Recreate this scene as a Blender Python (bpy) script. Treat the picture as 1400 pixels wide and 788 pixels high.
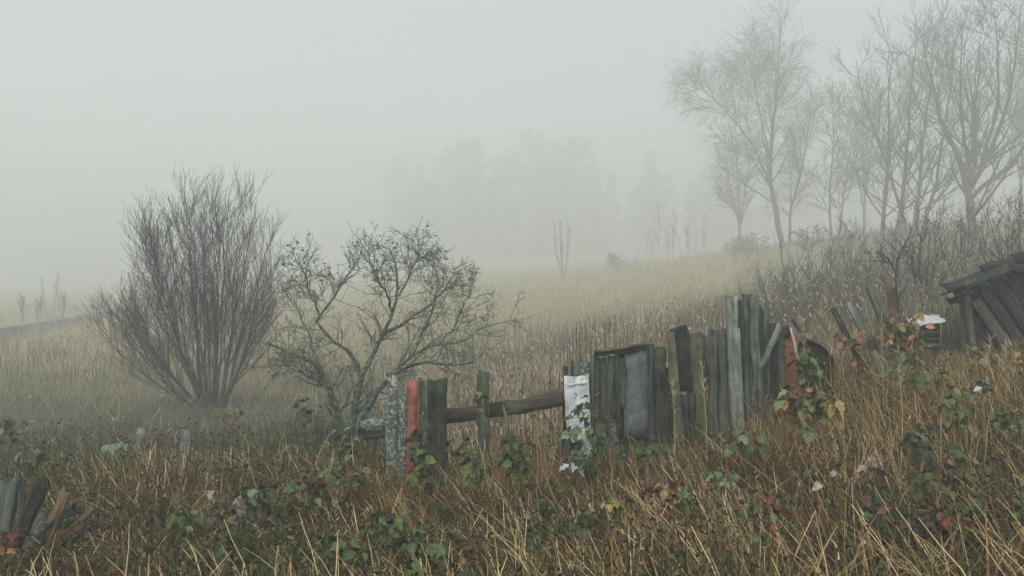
import bpy, math, random
import numpy as np
from mathutils import Vector, Matrix

for o in list(bpy.data.objects):
    bpy.data.objects.remove(o, do_unlink=True)
sc = bpy.context.scene
COL = sc.collection
rng = np.random.default_rng(7)
random.seed(7)

# ------------------------------------------------------------------ camera, sky, sun, exposure
FPX = 1011.0            # focal length in pixels of the 1400 px wide photograph
CAMZ = 1.75
cam_data = bpy.data.cameras.new('camera')
cam_data.sensor_width = 36.0
cam_data.lens = FPX / 1400.0 * 36.0
cam_data.clip_start = 0.05
cam_data.clip_end = 2000.0
cam = bpy.data.objects.new('camera', cam_data)
cam.location = (0, 0, CAMZ)
cam.rotation_euler = (math.radians(90), 0, 0)
COL.objects.link(cam)
sc.camera = cam

SUN_EL, SUN_ROT = math.radians(48), math.radians(200)
world = bpy.data.worlds.new('World')
sc.world = world
world.use_nodes = True
wn, wl = world.node_tree.nodes, world.node_tree.links
wn.clear()
sky = wn.new('ShaderNodeTexSky')
sky.sky_type = 'NISHITA'
sky.sun_disc = False
sky.sun_elevation = SUN_EL
sky.sun_rotation = SUN_ROT
sky.dust_density = 5.0
sky.ozone_density = 1.0
hsv = wn.new('ShaderNodeHueSaturation')
hsv.inputs['Saturation'].default_value = 0.28     # an overcast sky is nearly grey
bg = wn.new('ShaderNodeBackground')
bg.inputs['Strength'].default_value = 0.13
wo = wn.new('ShaderNodeOutputWorld')
wl.new(sky.outputs['Color'], hsv.inputs['Color'])
tint = wn.new('ShaderNodeMix'); tint.data_type = 'RGBA'; tint.blend_type = 'MULTIPLY'; tint.inputs['Factor'].default_value = 1.0
tint.inputs['B'].default_value = (.985, 1.0, .995, 1)
wl.new(hsv.outputs['Color'], tint.inputs['A'])
wl.new(tint.outputs['Result'], bg.inputs['Color'])
wl.new(bg.outputs['Background'], wo.inputs['Surface'])

sun_data = bpy.data.lights.new('sun', 'SUN')
sun_data.energy = 1.0
sun_data.angle = math.radians(60)
sun_data.color = (1.0, 0.985, 0.95)
sun = bpy.data.objects.new('sun', sun_data)
sdir = Vector((math.sin(SUN_ROT) * math.cos(SUN_EL), math.cos(SUN_ROT) * math.cos(SUN_EL), math.sin(SUN_EL)))
sun.rotation_euler = sdir.to_track_quat('Z', 'Y').to_euler()
sun.location = (0, -20, 40)
COL.objects.link(sun)

sc.view_settings.view_transform = 'Standard'
sc.view_settings.look = 'None'
sc.view_settings.gamma = 1.0
sc.view_settings.use_curve_mapping = False
sc.view_settings.exposure = 0.6
cy = sc.cycles
cy.use_denoising = True
cy.use_adaptive_sampling = False
cy.max_bounces = 8
cy.diffuse_bounces = 2
cy.glossy_bounces = 1
cy.transmission_bounces = 2
cy.volume_bounces = 4
cy.transparent_max_bounces = 4
cy.sample_clamp_indirect = 10.0
cy.caustics_reflective = False
cy.caustics_refractive = False
HAZE_DENSITY = 0.0101

# ------------------------------------------------------------------ pixel helper and terrain
def W(px, py, d):
    """the point at distance d (along y) seen at pixel (px, py) of the 1400x788 photograph"""
    return Vector(((px - 700) / FPX * d, d, CAMZ + (394 - py) / FPX * d))

CT = [(-3, 0, -.1), (0, 0, 0), (3, 0, .12), (-10, -12, -.2), (0, -12, .1), (10, -12, .7),
      (-3.5, 5.5, -.34), (0, 5.5, -.42), (3.5, 5.5, -.1), (7, 5, .25),
      (-1.1, 8, -.68), (1.9, 8.2, -.52), (2.5, 8.3, -.38), (3.15, 8.6, -.12), (4.7, 9.5, .08), (7.1, 11, .42), (11, 11, .9),
      (-6, 9, -.8), (-2.7, 12.5, -.9), (-6.5, 16, -1.35), (-14, 20, -1.3), (-12, 10, -1.0),
      (0, 12, -.75), (0, 22, -.9), (0, 40, -.5), (0, 70, 1.0), (0, 100, 2.7),
      (6.2, 16, .85), (9.5, 24, 1.0), (14, 24, 1.9), (12, 16, 1.5), (30.7, 85, 6.3), (34.2, 64, 6.2), (36, 58, 5.6), (22, 40, 3.0),
      (18, 95, 4.6), (-30, 30, -1.5), (-34, 50, -1.35), (-40, 72, -1.2), (-60, 95, -.6), (-30, 95, .4), (-20, 60, -.5), (-15, 35, -1.1),
      (0, 140, 5.0), (-70, 140, .5), (80, 140, 9.5), (0, 205, 9.5), (45, 205, 11), (70, 50, 10.0), (60, -40, 6), (-60, -40, -1.5), (-70, 20, -1.7),
      (230, 270, 13), (-230, 270, 2), (-230, -50, -2), (230, -50, 11), (0, 270, 11), (0, -50, 0)]
CT = np.array(CT, float)
def _k(r2):
    return 0.5 * r2 * np.log(r2 + 1e-9)
_n = len(CT)
_d2 = ((CT[:, None, :2] - CT[None, :, :2]) ** 2).sum(-1)
_A = np.zeros((_n + 3, _n + 3))
_A[:_n, :_n] = _k(_d2) + np.eye(_n) * 0.3
_A[:_n, _n] = 1
_A[:_n, _n + 1:] = CT[:, :2]
_A[_n:, :_n] = _A[:_n, _n:].T
_w = np.linalg.solve(_A, np.concatenate([CT[:, 2], [0, 0, 0]]))
def H(x, y):
    x = np.atleast_1d(np.asarray(x, float)); y = np.atleast_1d(np.asarray(y, float))
    out = np.empty(x.size)
    xf, yf = x.ravel(), y.ravel()
    for s in range(0, xf.size, 50000):
        a, b = xf[s:s + 50000], yf[s:s + 50000]
        r2 = (a[:, None] - CT[None, :, 0]) ** 2 + (b[:, None] - CT[None, :, 1]) ** 2
        out[s:s + 50000] = _k(r2) @ _w[:_n] + _w[_n] + _w[_n + 1] * a + _w[_n + 2] * b
    bump = 0.05 * np.sin(xf * 1.7 + 1.3 * np.sin(yf * .9)) * np.sin(yf * 1.3 + .7) + 0.025 * np.sin(xf * 4.1 + yf * 2.3)
    return (out + bump).reshape(x.shape)
def hz(x, y):
    return float(H(x, y)[0])

def vnoise(x, y, s, seed=0):
    """smooth noise of about 0..1"""
    r = np.random.default_rng(seed)
    v = np.zeros_like(x)
    for _ in range(7):
        a = r.uniform(0, 2 * math.pi); f = r.uniform(.5, 1.6) / s; p = r.uniform(0, 6.28)
        v += np.sin((x * math.cos(a) + y * math.sin(a)) * f * 3 + p)
    return np.clip(0.5 + v / 6.0, 0, 1)

# ------------------------------------------------------------------ mesh and object helpers
def mk_mesh(name, V, quads=None, tris=None, attr=None, mat=None, smooth=False):
    me = bpy.data.meshes.new(name)
    V = np.asarray(V, np.float32).reshape(-1, 3)
    me.vertices.add(len(V))
    me.vertices.foreach_set('co', V.ravel())
    parts, starts, tot, off = [], [], [], 0
    for F, k in ((quads, 4), (tris, 3)):
        if F is not None and len(F):
            F = np.asarray(F, np.int32).reshape(-1, k)
            parts.append(F.ravel()); starts.append(off + np.arange(len(F)) * k)
            tot.append(np.full(len(F), k)); off += F.size
    idx = np.concatenate(parts).astype(np.int32)
    st = np.concatenate(starts).astype(np.int32)
    me.loops.add(len(idx))
    me.loops.foreach_set('vertex_index', idx)
    me.polygons.add(len(st))
    me.polygons.foreach_set('loop_start', st)
    me.polygons.foreach_set('loop_total', np.concatenate(tot).astype(np.int32))
    if smooth:
        me.polygons.foreach_set('use_smooth', np.ones(len(st), bool))
    if attr:
        for k, v in attr.items():
            a = me.attributes.new(k, 'FLOAT', 'POINT')
            a.data.foreach_set('value', np.asarray(v, np.float32))
    me.update(calc_edges=True)
    me.validate()
    if mat:
        me.materials.append(mat)
    return me

def ob(name, me, parent=None, loc=None):
    o = bpy.data.objects.new(name, me)
    COL.objects.link(o)
    if parent is not None:
        o.parent = parent
    if loc is not None:
        o.location = loc
    return o
def tag(o, label=None, cat=None, group=None, kind=None):
    if label: o['label'] = label
    if cat: o['category'] = cat
    if group: o['group'] = group
    if kind: o['kind'] = kind
    return o
def thing(name, loc, label, cat, group=None):
    o = bpy.data.objects.new(name, None)
    o.empty_display_size = .1
    COL.objects.link(o)
    o.location = loc
    return tag(o, label, cat, group)

class Geo:
    """collects vertex and face arrays for one mesh"""
    def __init__(s):
        s.V, s.Q, s.T, s.A, s.n = [], [], [], [], 0
    def add(s, V, Q=None, T=None, a=None):
        V = np.asarray(V, float).reshape(-1, 3)
        s.V.append(V)
        if Q is not None: s.Q.append(np.asarray(Q).reshape(-1, 4) + s.n)
        if T is not None: s.T.append(np.asarray(T).reshape(-1, 3) + s.n)
        s.A.append(np.full(len(V), .5) if a is None else np.asarray(a, float).ravel())
        s.n += len(V)
    def mesh(s, name, mat, origin=(0, 0, 0), smooth=False):
        V = np.concatenate(s.V) - np.asarray(origin, float)
        return mk_mesh(name, V, np.concatenate(s.Q) if s.Q else None, np.concatenate(s.T) if s.T else None,
                       {'rnd': np.concatenate(s.A)}, mat, smooth)

def ribbons(G, B, L, az, lean, bend, w, n=4, taper=0.9, kink=0.0, rn=None, side=None):
    """m tapered bent strips standing on the points B"""
    m = len(B)
    t = np.linspace(0, 1, n)
    phi = lean[:, None] + bend[:, None] * t[None, :-1]
    if kink:
        phi = phi + rng.normal(0, kink, phi.shape)
    azz = az[:, None] + (rng.normal(0, kink, phi.shape) if kink else 0)
    st = (L / (n - 1))[:, None]
    d = np.stack([np.sin(phi) * np.cos(azz) * st, np.sin(phi) * np.sin(azz) * st, np.cos(phi) * st], -1)
    P = np.concatenate([np.zeros((m, 1, 3)), np.cumsum(d, 1)], 1) + B[:, None, :]
    sa = rng.uniform(-.9, .9, m) if side is None else side
    S = np.stack([np.cos(sa), np.sin(sa), np.zeros(m)], -1)
    wd = w[:, None] * (1 - taper * t[None, :] ** 1.6) * .5
    V = np.stack([P - S[:, None, :] * wd[..., None], P + S[:, None, :] * wd[..., None]], 2)
    base = np.arange(m)[:, None] * (2 * n) + np.arange(n - 1)[None, :] * 2
    Q = np.stack([base, base + 1, base + 3, base + 2], -1).reshape(-1, 4)
    r = rng.uniform(0, 1, m) if rn is None else rn
    G.add(V, Q, a=np.repeat(r, 2 * n))
    return P

def tubes(G, P, R, k=3, rn=None):
    """m tubes along polylines P (m,n,3) with radii R (m,n)"""
    P = np.asarray(P, float); R = np.asarray(R, float)
    m, n, _ = P.shape
    T = np.gradient(P, axis=1)
    T /= np.linalg.norm(T, axis=-1, keepdims=True) + 1e-9
    ref = np.array([.31, .93, .17])
    A = np.cross(T, ref); A /= np.linalg.norm(A, axis=-1, keepdims=True) + 1e-9
    Bv = np.cross(T, A)
    an = np.arange(k) * 2 * math.pi / k
    V = P[:, :, None, :] + R[:, :, None, None] * (A[:, :, None, :] * np.cos(an)[None, None, :, None] + Bv[:, :, None, :] * np.sin(an)[None, None, :, None])
    i = np.arange(m)[:, None, None] * (n * k) + np.arange(n - 1)[None, :, None] * k
    j = np.arange(k)[None, None, :]; j2 = (j + 1) % k
    Q = np.stack([i + j, i + j2, i + k + j2, i + k + j], -1).reshape(-1, 4)
    r = rng.uniform(0, 1, m) if rn is None else rn
    G.add(V, Q, a=np.repeat(r, n * k))

def unit(v):
    return v / (np.linalg.norm(v, axis=-1, keepdims=True) + 1e-9)
def grow(B, D, L, n, up, wob):
    """polylines from B along D with a pull towards +z and a wobble"""
    m = len(B)
    P = np.empty((m, n, 3)); P[:, 0] = B
    d = unit(D)
    up = np.broadcast_to(up, (m,))
    for i in range(1, n):
        d = unit(d + np.stack([np.zeros(m), np.zeros(m), up], -1) / (n - 1) + rng.normal(0, wob, (m, 3)))
        P[:, i] = P[:, i - 1] + d * (L / (n - 1))[:, None]
    return P
def spawn(P, R, cnt, t0, t1, ang, length, up, wob, n, rr=.55, rmin=.003, lshape=.6):
    """cnt children on every parent polyline"""
    m, N, _ = P.shape
    pi = np.repeat(np.arange(m), cnt)
    t = rng.uniform(t0, t1, m * cnt)
    f = t * (N - 1); i = np.minimum(f.astype(int), N - 2); u = (f - i)[:, None]
    B = P[pi, i] * (1 - u) + P[pi, i + 1] * u
    T = unit(P[pi, i + 1] - P[pi, i])
    rad = R[pi, i] * (1 - u[:, 0]) + R[pi, i + 1] * u[:, 0]
    q = unit(np.cross(T, rng.normal(size=(m * cnt, 3))))
    a = np.radians(rng.normal(ang, ang * .25, m * cnt))
    D = T * np.cos(a)[:, None] + q * np.sin(a)[:, None]
    L = rng.uniform(length[0], length[1], m * cnt) * (1 - lshape * t)
    C = grow(B, D, L, n, up, wob)
    r0 = np.maximum(rad * rr, rmin)
    Rc = r0[:, None] * np.linspace(1, .45, n)[None, :]
    return C, np.maximum(Rc, rmin * .8)
def resample(pts, n):
    pts = np.array([tuple(p) for p in pts], float)
    s = np.concatenate([[0], np.cumsum(np.linalg.norm(np.diff(pts, axis=0), axis=1))])
    t = np.linspace(0, s[-1], n)
    return np.stack([np.interp(t, s, pts[:, k]) for k in range(3)], -1)

# ------------------------------------------------------------------ materials
def new_mat(name):
    m = bpy.data.materials.new(name)
    m.use_nodes = True
    nt = m.node_tree
    b = nt.nodes['Principled BSDF']
    b.inputs['Roughness'].default_value = .85
    b.inputs['Specular IOR Level'].default_value = .25
    return m, nt, b
def ramp(nt, stops):
    r = nt.nodes.new('ShaderNodeValToRGB')
    e = r.color_ramp.elements
    while len(e) < len(stops):
        e.new(.5)
    for el, (p, c) in zip(e, stops):
        el.position = p; el.color = (*c, 1)
    return r
def attr_mat(name, stops, rough=.85, spec=.2, mottled=None):
    """colour picked per blade, twig or leaf from a ramp"""
    m, nt, b = new_mat(name)
    at = nt.nodes.new('ShaderNodeAttribute'); at.attribute_name = 'rnd'
    r = ramp(nt, stops)
    nt.links.new(at.outputs['Fac'], r.inputs['Fac'])
    out = r.outputs['Color']
    if mottled:
        tc = nt.nodes.new('ShaderNodeTexCoord')
        nz = nt.nodes.new('ShaderNodeTexNoise'); nz.inputs['Scale'].default_value = mottled[0]; nz.inputs['Detail'].default_value = 4
        nt.links.new(tc.outputs['Object'], nz.inputs['Vector'])
        rr = ramp(nt, [(mottled[1], (0, 0, 0)), (mottled[2], (1, 1, 1))])
        nt.links.new(nz.outputs['Fac'], rr.inputs['Fac'])
        mx = nt.nodes.new('ShaderNodeMix'); mx.data_type = 'RGBA'
        nt.links.new(rr.outputs['Color'], mx.inputs['Factor'])
        nt.links.new(out, mx.inputs['A']); mx.inputs['B'].default_value = (*mottled[3], 1)
        out = mx.outputs['Result']
    nt.links.new(out, b.inputs['Base Color'])
    b.inputs['Roughness'].default_value = rough
    b.inputs['Specular IOR Level'].default_value = spec
    return m
def wood_mat(name, dark, mid, light, moss=None, mossamt=(.55, .75), speck=None, speckr=(.6, .66), rough=.9, gscale=1.0):
    """weathered timber: grain along local z, moss patches, lichen specks"""
    m, nt, b = new_mat(name)
    L = nt.links
    tc = nt.nodes.new('ShaderNodeTexCoord')
    oi = nt.nodes.new('ShaderNodeObjectInfo')
    ml = nt.nodes.new('ShaderNodeMath'); ml.operation = 'MULTIPLY'; ml.inputs[1].default_value = 37.0
    L.new(oi.outputs['Random'], ml.inputs[0])
    va = nt.nodes.new('ShaderNodeVectorMath'); va.operation = 'ADD'
    L.new(tc.outputs['Object'], va.inputs[0]); L.new(ml.outputs[0], va.inputs[1])
    mp = nt.nodes.new('ShaderNodeMapping'); mp.inputs['Scale'].default_value = (48 * gscale, 48 * gscale, 1.6)
    L.new(va.outputs[0], mp.inputs['Vector'])
    g = nt.nodes.new('ShaderNodeTexNoise'); g.inputs['Scale'].default_value = 1; g.inputs['Detail'].default_value = 6; g.inputs['Roughness'].default_value = .7
    L.new(mp.outputs[0], g.inputs['Vector'])
    r = ramp(nt, [(.36, dark), (.46, mid), (.66, light)])
    L.new(g.outputs['Fac'], r.inputs['Fac'])
    col = r.outputs['Color']
    st = nt.nodes.new('ShaderNodeTexNoise'); st.inputs['Scale'].default_value = 5; st.inputs['Detail'].default_value = 3
    L.new(va.outputs[0], st.inputs['Vector'])
    sr = ramp(nt, [(.3, (.3, .32, .3)), (.7, (1.2, 1.17, 1.12))])
    L.new(st.outputs['Fac'], sr.inputs['Fac'])
    mu = nt.nodes.new('ShaderNodeMix'); mu.data_type = 'RGBA'; mu.blend_type = 'MULTIPLY'; mu.inputs['Factor'].default_value = .8
    L.new(col, mu.inputs['A']); L.new(sr.outputs['Color'], mu.inputs['B']); col = mu.outputs['Result']
    # each board a little different in tone
    br = nt.nodes.new('ShaderNodeMapRange'); br.inputs['To Min'].default_value = .7; br.inputs['To Max'].default_value = 1.25
    L.new(oi.outputs['Random'], br.inputs['Value'])
    hs = nt.nodes.new('ShaderNodeHueSaturation'); L.new(br.outputs[0], hs.inputs['Value']); L.new(col, hs.inputs['Color']); col = hs.outputs['Color']
    for colr, sc_, rg in ((moss, 9, mossamt), (speck, 30, speckr)):
        if colr is None: continue
        nz = nt.nodes.new('ShaderNodeTexNoise'); nz.inputs['Scale'].default_value = sc_; nz.inputs['Detail'].default_value = 5
        L.new(va.outputs[0], nz.inputs['Vector'])
        rr = ramp(nt, [(rg[0], (0, 0, 0)), (rg[1], (1, 1, 1))])
        L.new(nz.outputs['Fac'], rr.inputs['Fac'])
        mx = nt.nodes.new('ShaderNodeMix'); mx.data_type = 'RGBA'
        L.new(rr.outputs['Color'], mx.inputs['Factor']); L.new(col, mx.inputs['A']); mx.inputs['B'].default_value = (*colr, 1)
        col = mx.outputs['Result']
    L.new(col, b.inputs['Base Color'])
    bp = nt.nodes.new('ShaderNodeBump'); bp.inputs['Strength'].default_value = .9; bp.inputs['Distance'].default_value = .015
    L.new(g.outputs['Fac'], bp.inputs['Height']); L.new(bp.outputs[0], b.inputs['Normal'])
    b.inputs['Roughness'].default_value = rough
    return m

M = {}
GREY = ((.018, .022, .019), (.078, .09, .079), (.19, .21, .185))
M['wood'] = wood_mat('weathered_wood', *GREY, moss=(.085, .12, .06), mossamt=(.52, .74))
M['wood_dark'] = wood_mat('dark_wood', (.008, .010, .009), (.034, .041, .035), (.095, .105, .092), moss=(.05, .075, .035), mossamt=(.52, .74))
M['wood_pale'] = wood_mat('pale_wood', (.08, .09, .08), (.22, .25, .225), (.36, .39, .36), moss=(.08, .11, .06), mossamt=(.58, .75))
M['wood_lichen'] = wood_mat('lichen_wood', (.03, .036, .032), (.085, .10, .088), (.16, .18, .16), speck=(.30, .35, .30), speckr=(.5, .6))
M['wood_ochre'] = wood_mat('ochre_wood', (.045, .045, .032), (.14, .145, .09), (.26, .26, .17), moss=(.12, .14, .06), mossamt=(.5, .7))
M['wood_red'] = wood_mat('red_painted_wood', (.13, .045, .036), (.27, .085, .064), (.34, .115, .088), moss=(.085, .06, .048), mossamt=(.46, .66), speck=(.05, .04, .035), speckr=(.64, .68), gscale=.6)
M['wood_white'] = wood_mat('white_painted_wood', (.36, .40, .43), (.52, .57, .60), (.62, .66, .69), moss=(.16, .18, .18), mossamt=(.58, .7), gscale=.35)
M['rail'] = wood_mat('brown_rail_wood', (.02, .019, .015), (.075, .066, .045), (.17, .15, .11), moss=(.05, .06, .03))
M['split'] = wood_mat('split_firewood', (.06, .04, .024), (.17, .11, .06), (.27, .185, .11), moss=(.07, .06, .035), gscale=.7)
M['bark'] = wood_mat('bark', (.02, .02, .018), (.075, .075, .062), (.15, .15, .13), moss=(.06, .085, .04), speck=(.2, .21, .18), gscale=.5)
M['stake_brown'] = wood_mat('brown_stake', (.04, .022, .017), (.10, .06, .048), (.15, .10, .08))

def patch_mat(name, a, b_, scale, lo, hi, rough=.6, metal=0, bump=.3, extra=None):
    m, nt, b = new_mat(name)
    tc = nt.nodes.new('ShaderNodeTexCoord')
    nz = nt.nodes.new('ShaderNodeTexNoise'); nz.inputs['Scale'].default_value = scale; nz.inputs['Detail'].default_value = 8; nz.inputs['Roughness'].default_value = .65
    nt.links.new(tc.outputs['Object'], nz.inputs['Vector'])
    st = [(lo, a), (hi, b_)] + ([extra] if extra else [])
    r = ramp(nt, st)
    nt.links.new(nz.outputs['Fac'], r.inputs['Fac'])
    nt.links.new(r.outputs['Color'], b.inputs['Base Color'])
    bp = nt.nodes.new('ShaderNodeBump'); bp.inputs['Strength'].default_value = bump; bp.inputs['Distance'].default_value = .02
    nt.links.new(nz.outputs['Fac'], bp.inputs['Height']); nt.links.new(bp.outputs[0], b.inputs['Normal'])
    b.inputs['Roughness'].default_value = rough; b.inputs['Metallic'].default_value = metal
    return m
M['sheet'] = patch_mat('grey_sheet_metal', (.065, .077, .074), (.135, .152, .145), 9, .33, .58, .6, 0, .3, (.68, (.30, .32, .32)))
M['rust'] = patch_mat('orange_rust', (.12, .045, .024), (.33, .145, .078), 9, .3, .62, .85, 0, .6)
M['drum'] = patch_mat('dark_rust', (.012, .008, .007), (.042, .021, .014), 8, .3, .7, .75, 0, .5)
M['tar'] = patch_mat('tar_felt', (.012, .013, .013), (.045, .047, .045), 10, .35, .7, .8, 0, .6)
M['plastic'] = patch_mat('dirty_plastic', (.3, .31, .31), (.55, .55, .55), 8, .35, .6, .4)
M['tub'] = patch_mat('pale_green_tub', (.09, .14, .10), (.17, .24, .18), 6, .35, .65, .6, 0, .15)
M['trough'] = patch_mat('grey_green_metal', (.05, .065, .055), (.11, .13, .11), 6, .35, .65, .6, 0, .3)
M['stick'] = patch_mat('pale_stick', (.4, .38, .34), (.6, .57, .52), 20, .4, .6, .8)

def leaf_mat(name, c1, c2, rough=.5):
    m, nt, b = new_mat(name)
    tc = nt.nodes.new('ShaderNodeTexCoord'); oi = nt.nodes.new('ShaderNodeObjectInfo')
    nz = nt.nodes.new('ShaderNodeTexNoise'); nz.inputs['Scale'].default_value = 2.2; nz.inputs['Detail'].default_value = 3; nz.noise_dimensions = '4D'
    ml = nt.nodes.new('ShaderNodeMath'); ml.operation = 'MULTIPLY'; ml.inputs[1].default_value = 50
    nt.links.new(oi.outputs['Random'], ml.inputs[0]); nt.links.new(ml.outputs[0], nz.inputs['W'])
    nt.links.new(tc.outputs['Object'], nz.inputs['Vector'])
    r = ramp(nt, [(.3, c1), (.7, c2)])
    nt.links.new(nz.outputs['Fac'], r.inputs['Fac'])
    br = nt.nodes.new('ShaderNodeMapRange'); br.inputs['To Min'].default_value = .6; br.inputs['To Max'].default_value = 1.35
    nt.links.new(oi.outputs['Random'], br.inputs['Value'])
    hs = nt.nodes.new('ShaderNodeHueSaturation'); nt.links.new(br.outputs[0], hs.inputs['Value']); nt.links.new(r.outputs['Color'], hs.inputs['Color'])
    # the underside of a bramble leaf is paler and greyer
    ge = nt.nodes.new('ShaderNodeNewGeometry')
    und = nt.nodes.new('ShaderNodeMix'); und.data_type = 'RGBA'
    mm = nt.nodes.new('ShaderNodeMath'); mm.operation = 'MULTIPLY'; mm.inputs[1].default_value = .3
    nt.links.new(ge.outputs['Backfacing'], mm.inputs[0]); nt.links.new(mm.outputs[0], und.inputs['Factor'])
    nt.links.new(hs.outputs['Color'], und.inputs['A']); und.inputs['B'].default_value = (.22, .25, .2, 1)
    nt.links.new(und.outputs['Result'], b.inputs['Base Color'])
    b.inputs['Roughness'].default_value = rough
    b.inputs['Specular IOR Level'].default_value = .3
    return m
LEAFCOL = {
    'green': ((.05, .09, .026), (.115, .165, .048)),
    'dark': ((.018, .03, .012), (.046, .066, .025)),
    'pale': ((.075, .105, .055), (.14, .175, .10)),
    'bright': ((.10, .16, .05), (.19, .25, .10)),
    'olive': ((.085, .10, .035), (.17, .17, .065)),
    'yellow': ((.18, .14, .045), (.34, .25, .08)),
    'orange': ((.22, .085, .035), (.38, .17, .085)),
    'red': ((.07, .018, .014), (.17, .036, .026)),
    'brown': ((.06, .03, .018), (.15, .075, .045)),
    'white': ((.28, .31, .28), (.5, .52, .49)),
    'deadpale': ((.24, .20, .15), (.38, .33, .27)),
}
for k_, (a_, b_) in LEAFCOL.items():
    M['leaf_' + k_] = leaf_mat('leaf_' + k_, a_, b_)

STRAW = [(0, (.05, .033, .014)), (.35, (.165, .104, .038)), (.7, (.36, .238, .09)), (1, (.68, .55, .31))]
M['straw'] = attr_mat('dry_straw', STRAW)
M['litter'] = attr_mat('dead_litter', [(0, (.016, .014, .008)), (.5, (.05, .04, .02)), (1, (.13, .095, .048))])
M['stem'] = attr_mat('dark_weed_stem', [(0, (.022, .019, .013)), (.5, (.06, .043, .027)), (1, (.14, .10, .055))])
M['redstem'] = attr_mat('red_brown_stem', [(0, (.09, .04, .028)), (.6, (.16, .075, .045)), (1, (.24, .13, .08))])
M['cane'] = attr_mat('bramble_cane', [(0, (.09, .06, .035)), (.6, (.17, .09, .055)), (1, (.24, .17, .09))])
M['green'] = attr_mat('green_grass', [(0, (.04, .075, .02)), (.5, (.085, .145, .038)), (1, (.2, .24, .075))])
M['smallleaf'] = attr_mat('withered_leaves', [(0, (.022, .022, .013)), (.25, (.055, .05, .025)), (.45, (.035, .07, .025)), (.85, (.09, .13, .045)), (1, (.20, .12, .05))], rough=.6)
M['meadow'] = attr_mat('meadow_straw', [(0, (.22, .18, .095)), (.5, (.40, .335, .19)), (1, (.58, .50, .32))])
M['mweed'] = attr_mat('meadow_weed', [(0, (.04, .035, .028)), (.5, (.09, .075, .055)), (1, (.17, .14, .10))])
M['plume'] = attr_mat('plume', [(0, (.22, .18, .115)), (1, (.44, .37, .26))])
M['mgreen'] = attr_mat('meadow_green', [(0, (.05, .08, .03)), (.5, (.10, .145, .055)), (1, (.20, .22, .10))])
M['twig'] = attr_mat('bare_twig', [(0, (.026, .027, .024)), (1, (.066, .064, .055))])
M['twig_apple'] = attr_mat('lichen_branch', [(0, (.042, .052, .036)), (1, (.08, .098, .068))], mottled=(14, .46, .62, (.17, .225, .165)))
M['twig_red'] = attr_mat('red_twig', [(0, (.055, .03, .026)), (1, (.11, .065, .055))])
M['tree'] = attr_mat('tree_bark', [(0, (.045, .048, .044)), (1, (.10, .10, .09))])
M['farwood'] = attr_mat('far_wood', [(0, (.13, .142, .13)), (1, (.2, .21, .19))])  # paler than the nearer bark: some of the fog's fading is put into the colour
M['aleaf'] = attr_mat('autumn_leaf', [(0, (.05, .065, .03)), (.6, (.12, .14, .06)), (1, (.22, .17, .08))])

def ground_mat():
    m, nt, b = new_mat('ground_soil')
    L = nt.links
    tc = nt.nodes.new('ShaderNodeTexCoord')
    nz = nt.nodes.new('ShaderNodeTexNoise'); nz.inputs['Scale'].default_value = 2.5; nz.inputs['Detail'].default_value = 9; nz.inputs['Roughness'].default_value = .7
    L.new(tc.outputs['Object'], nz.inputs['Vector'])
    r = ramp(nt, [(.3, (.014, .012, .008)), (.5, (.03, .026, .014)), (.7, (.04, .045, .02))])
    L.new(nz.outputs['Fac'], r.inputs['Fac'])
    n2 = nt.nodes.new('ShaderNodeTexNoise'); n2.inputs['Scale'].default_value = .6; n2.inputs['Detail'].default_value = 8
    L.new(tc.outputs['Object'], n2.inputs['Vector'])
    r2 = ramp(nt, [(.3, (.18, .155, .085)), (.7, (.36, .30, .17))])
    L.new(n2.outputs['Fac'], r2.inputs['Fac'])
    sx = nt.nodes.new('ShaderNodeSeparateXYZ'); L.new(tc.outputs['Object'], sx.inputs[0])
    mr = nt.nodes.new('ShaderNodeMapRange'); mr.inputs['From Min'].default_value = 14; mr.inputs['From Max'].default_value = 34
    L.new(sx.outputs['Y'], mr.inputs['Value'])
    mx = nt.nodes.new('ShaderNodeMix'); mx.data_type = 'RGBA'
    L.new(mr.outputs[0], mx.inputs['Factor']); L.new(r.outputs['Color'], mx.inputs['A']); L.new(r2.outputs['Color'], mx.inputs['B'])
    L.new(mx.outputs['Result'], b.inputs['Base Color'])
    b.inputs['Roughness'].default_value = .95
    return m
M['ground'] = ground_mat()

# ------------------------------------------------------------------ the ground
gx = np.unique(np.concatenate([np.arange(-240, -30, 8), np.arange(-30, -10, 1.5), np.arange(-10, 12, .3), np.arange(12, 34, 1.5), np.arange(34, 241, 8)]))
gy = np.unique(np.concatenate([np.arange(-48, -2, 6), np.arange(-2, 18, .3), np.arange(18, 80, 1.6), np.arange(80, 261, 8)]))
X, Y = np.meshgrid(gx, gy)
Z = H(X, Y)
ZMIN, ZMAXG = Z.min(), Z.max()
nx, ny = len(gx), len(gy)
i_ = (np.arange(ny - 1)[:, None] * nx + np.arange(nx - 1)[None, :]).ravel()
tag(ob('ground', mk_mesh('ground', np.stack([X, Y, Z], -1), np.stack([i_, i_ + 1, i_ + nx + 1, i_ + nx], -1), mat=M['ground'], smooth=True)), kind='structure')

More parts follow.
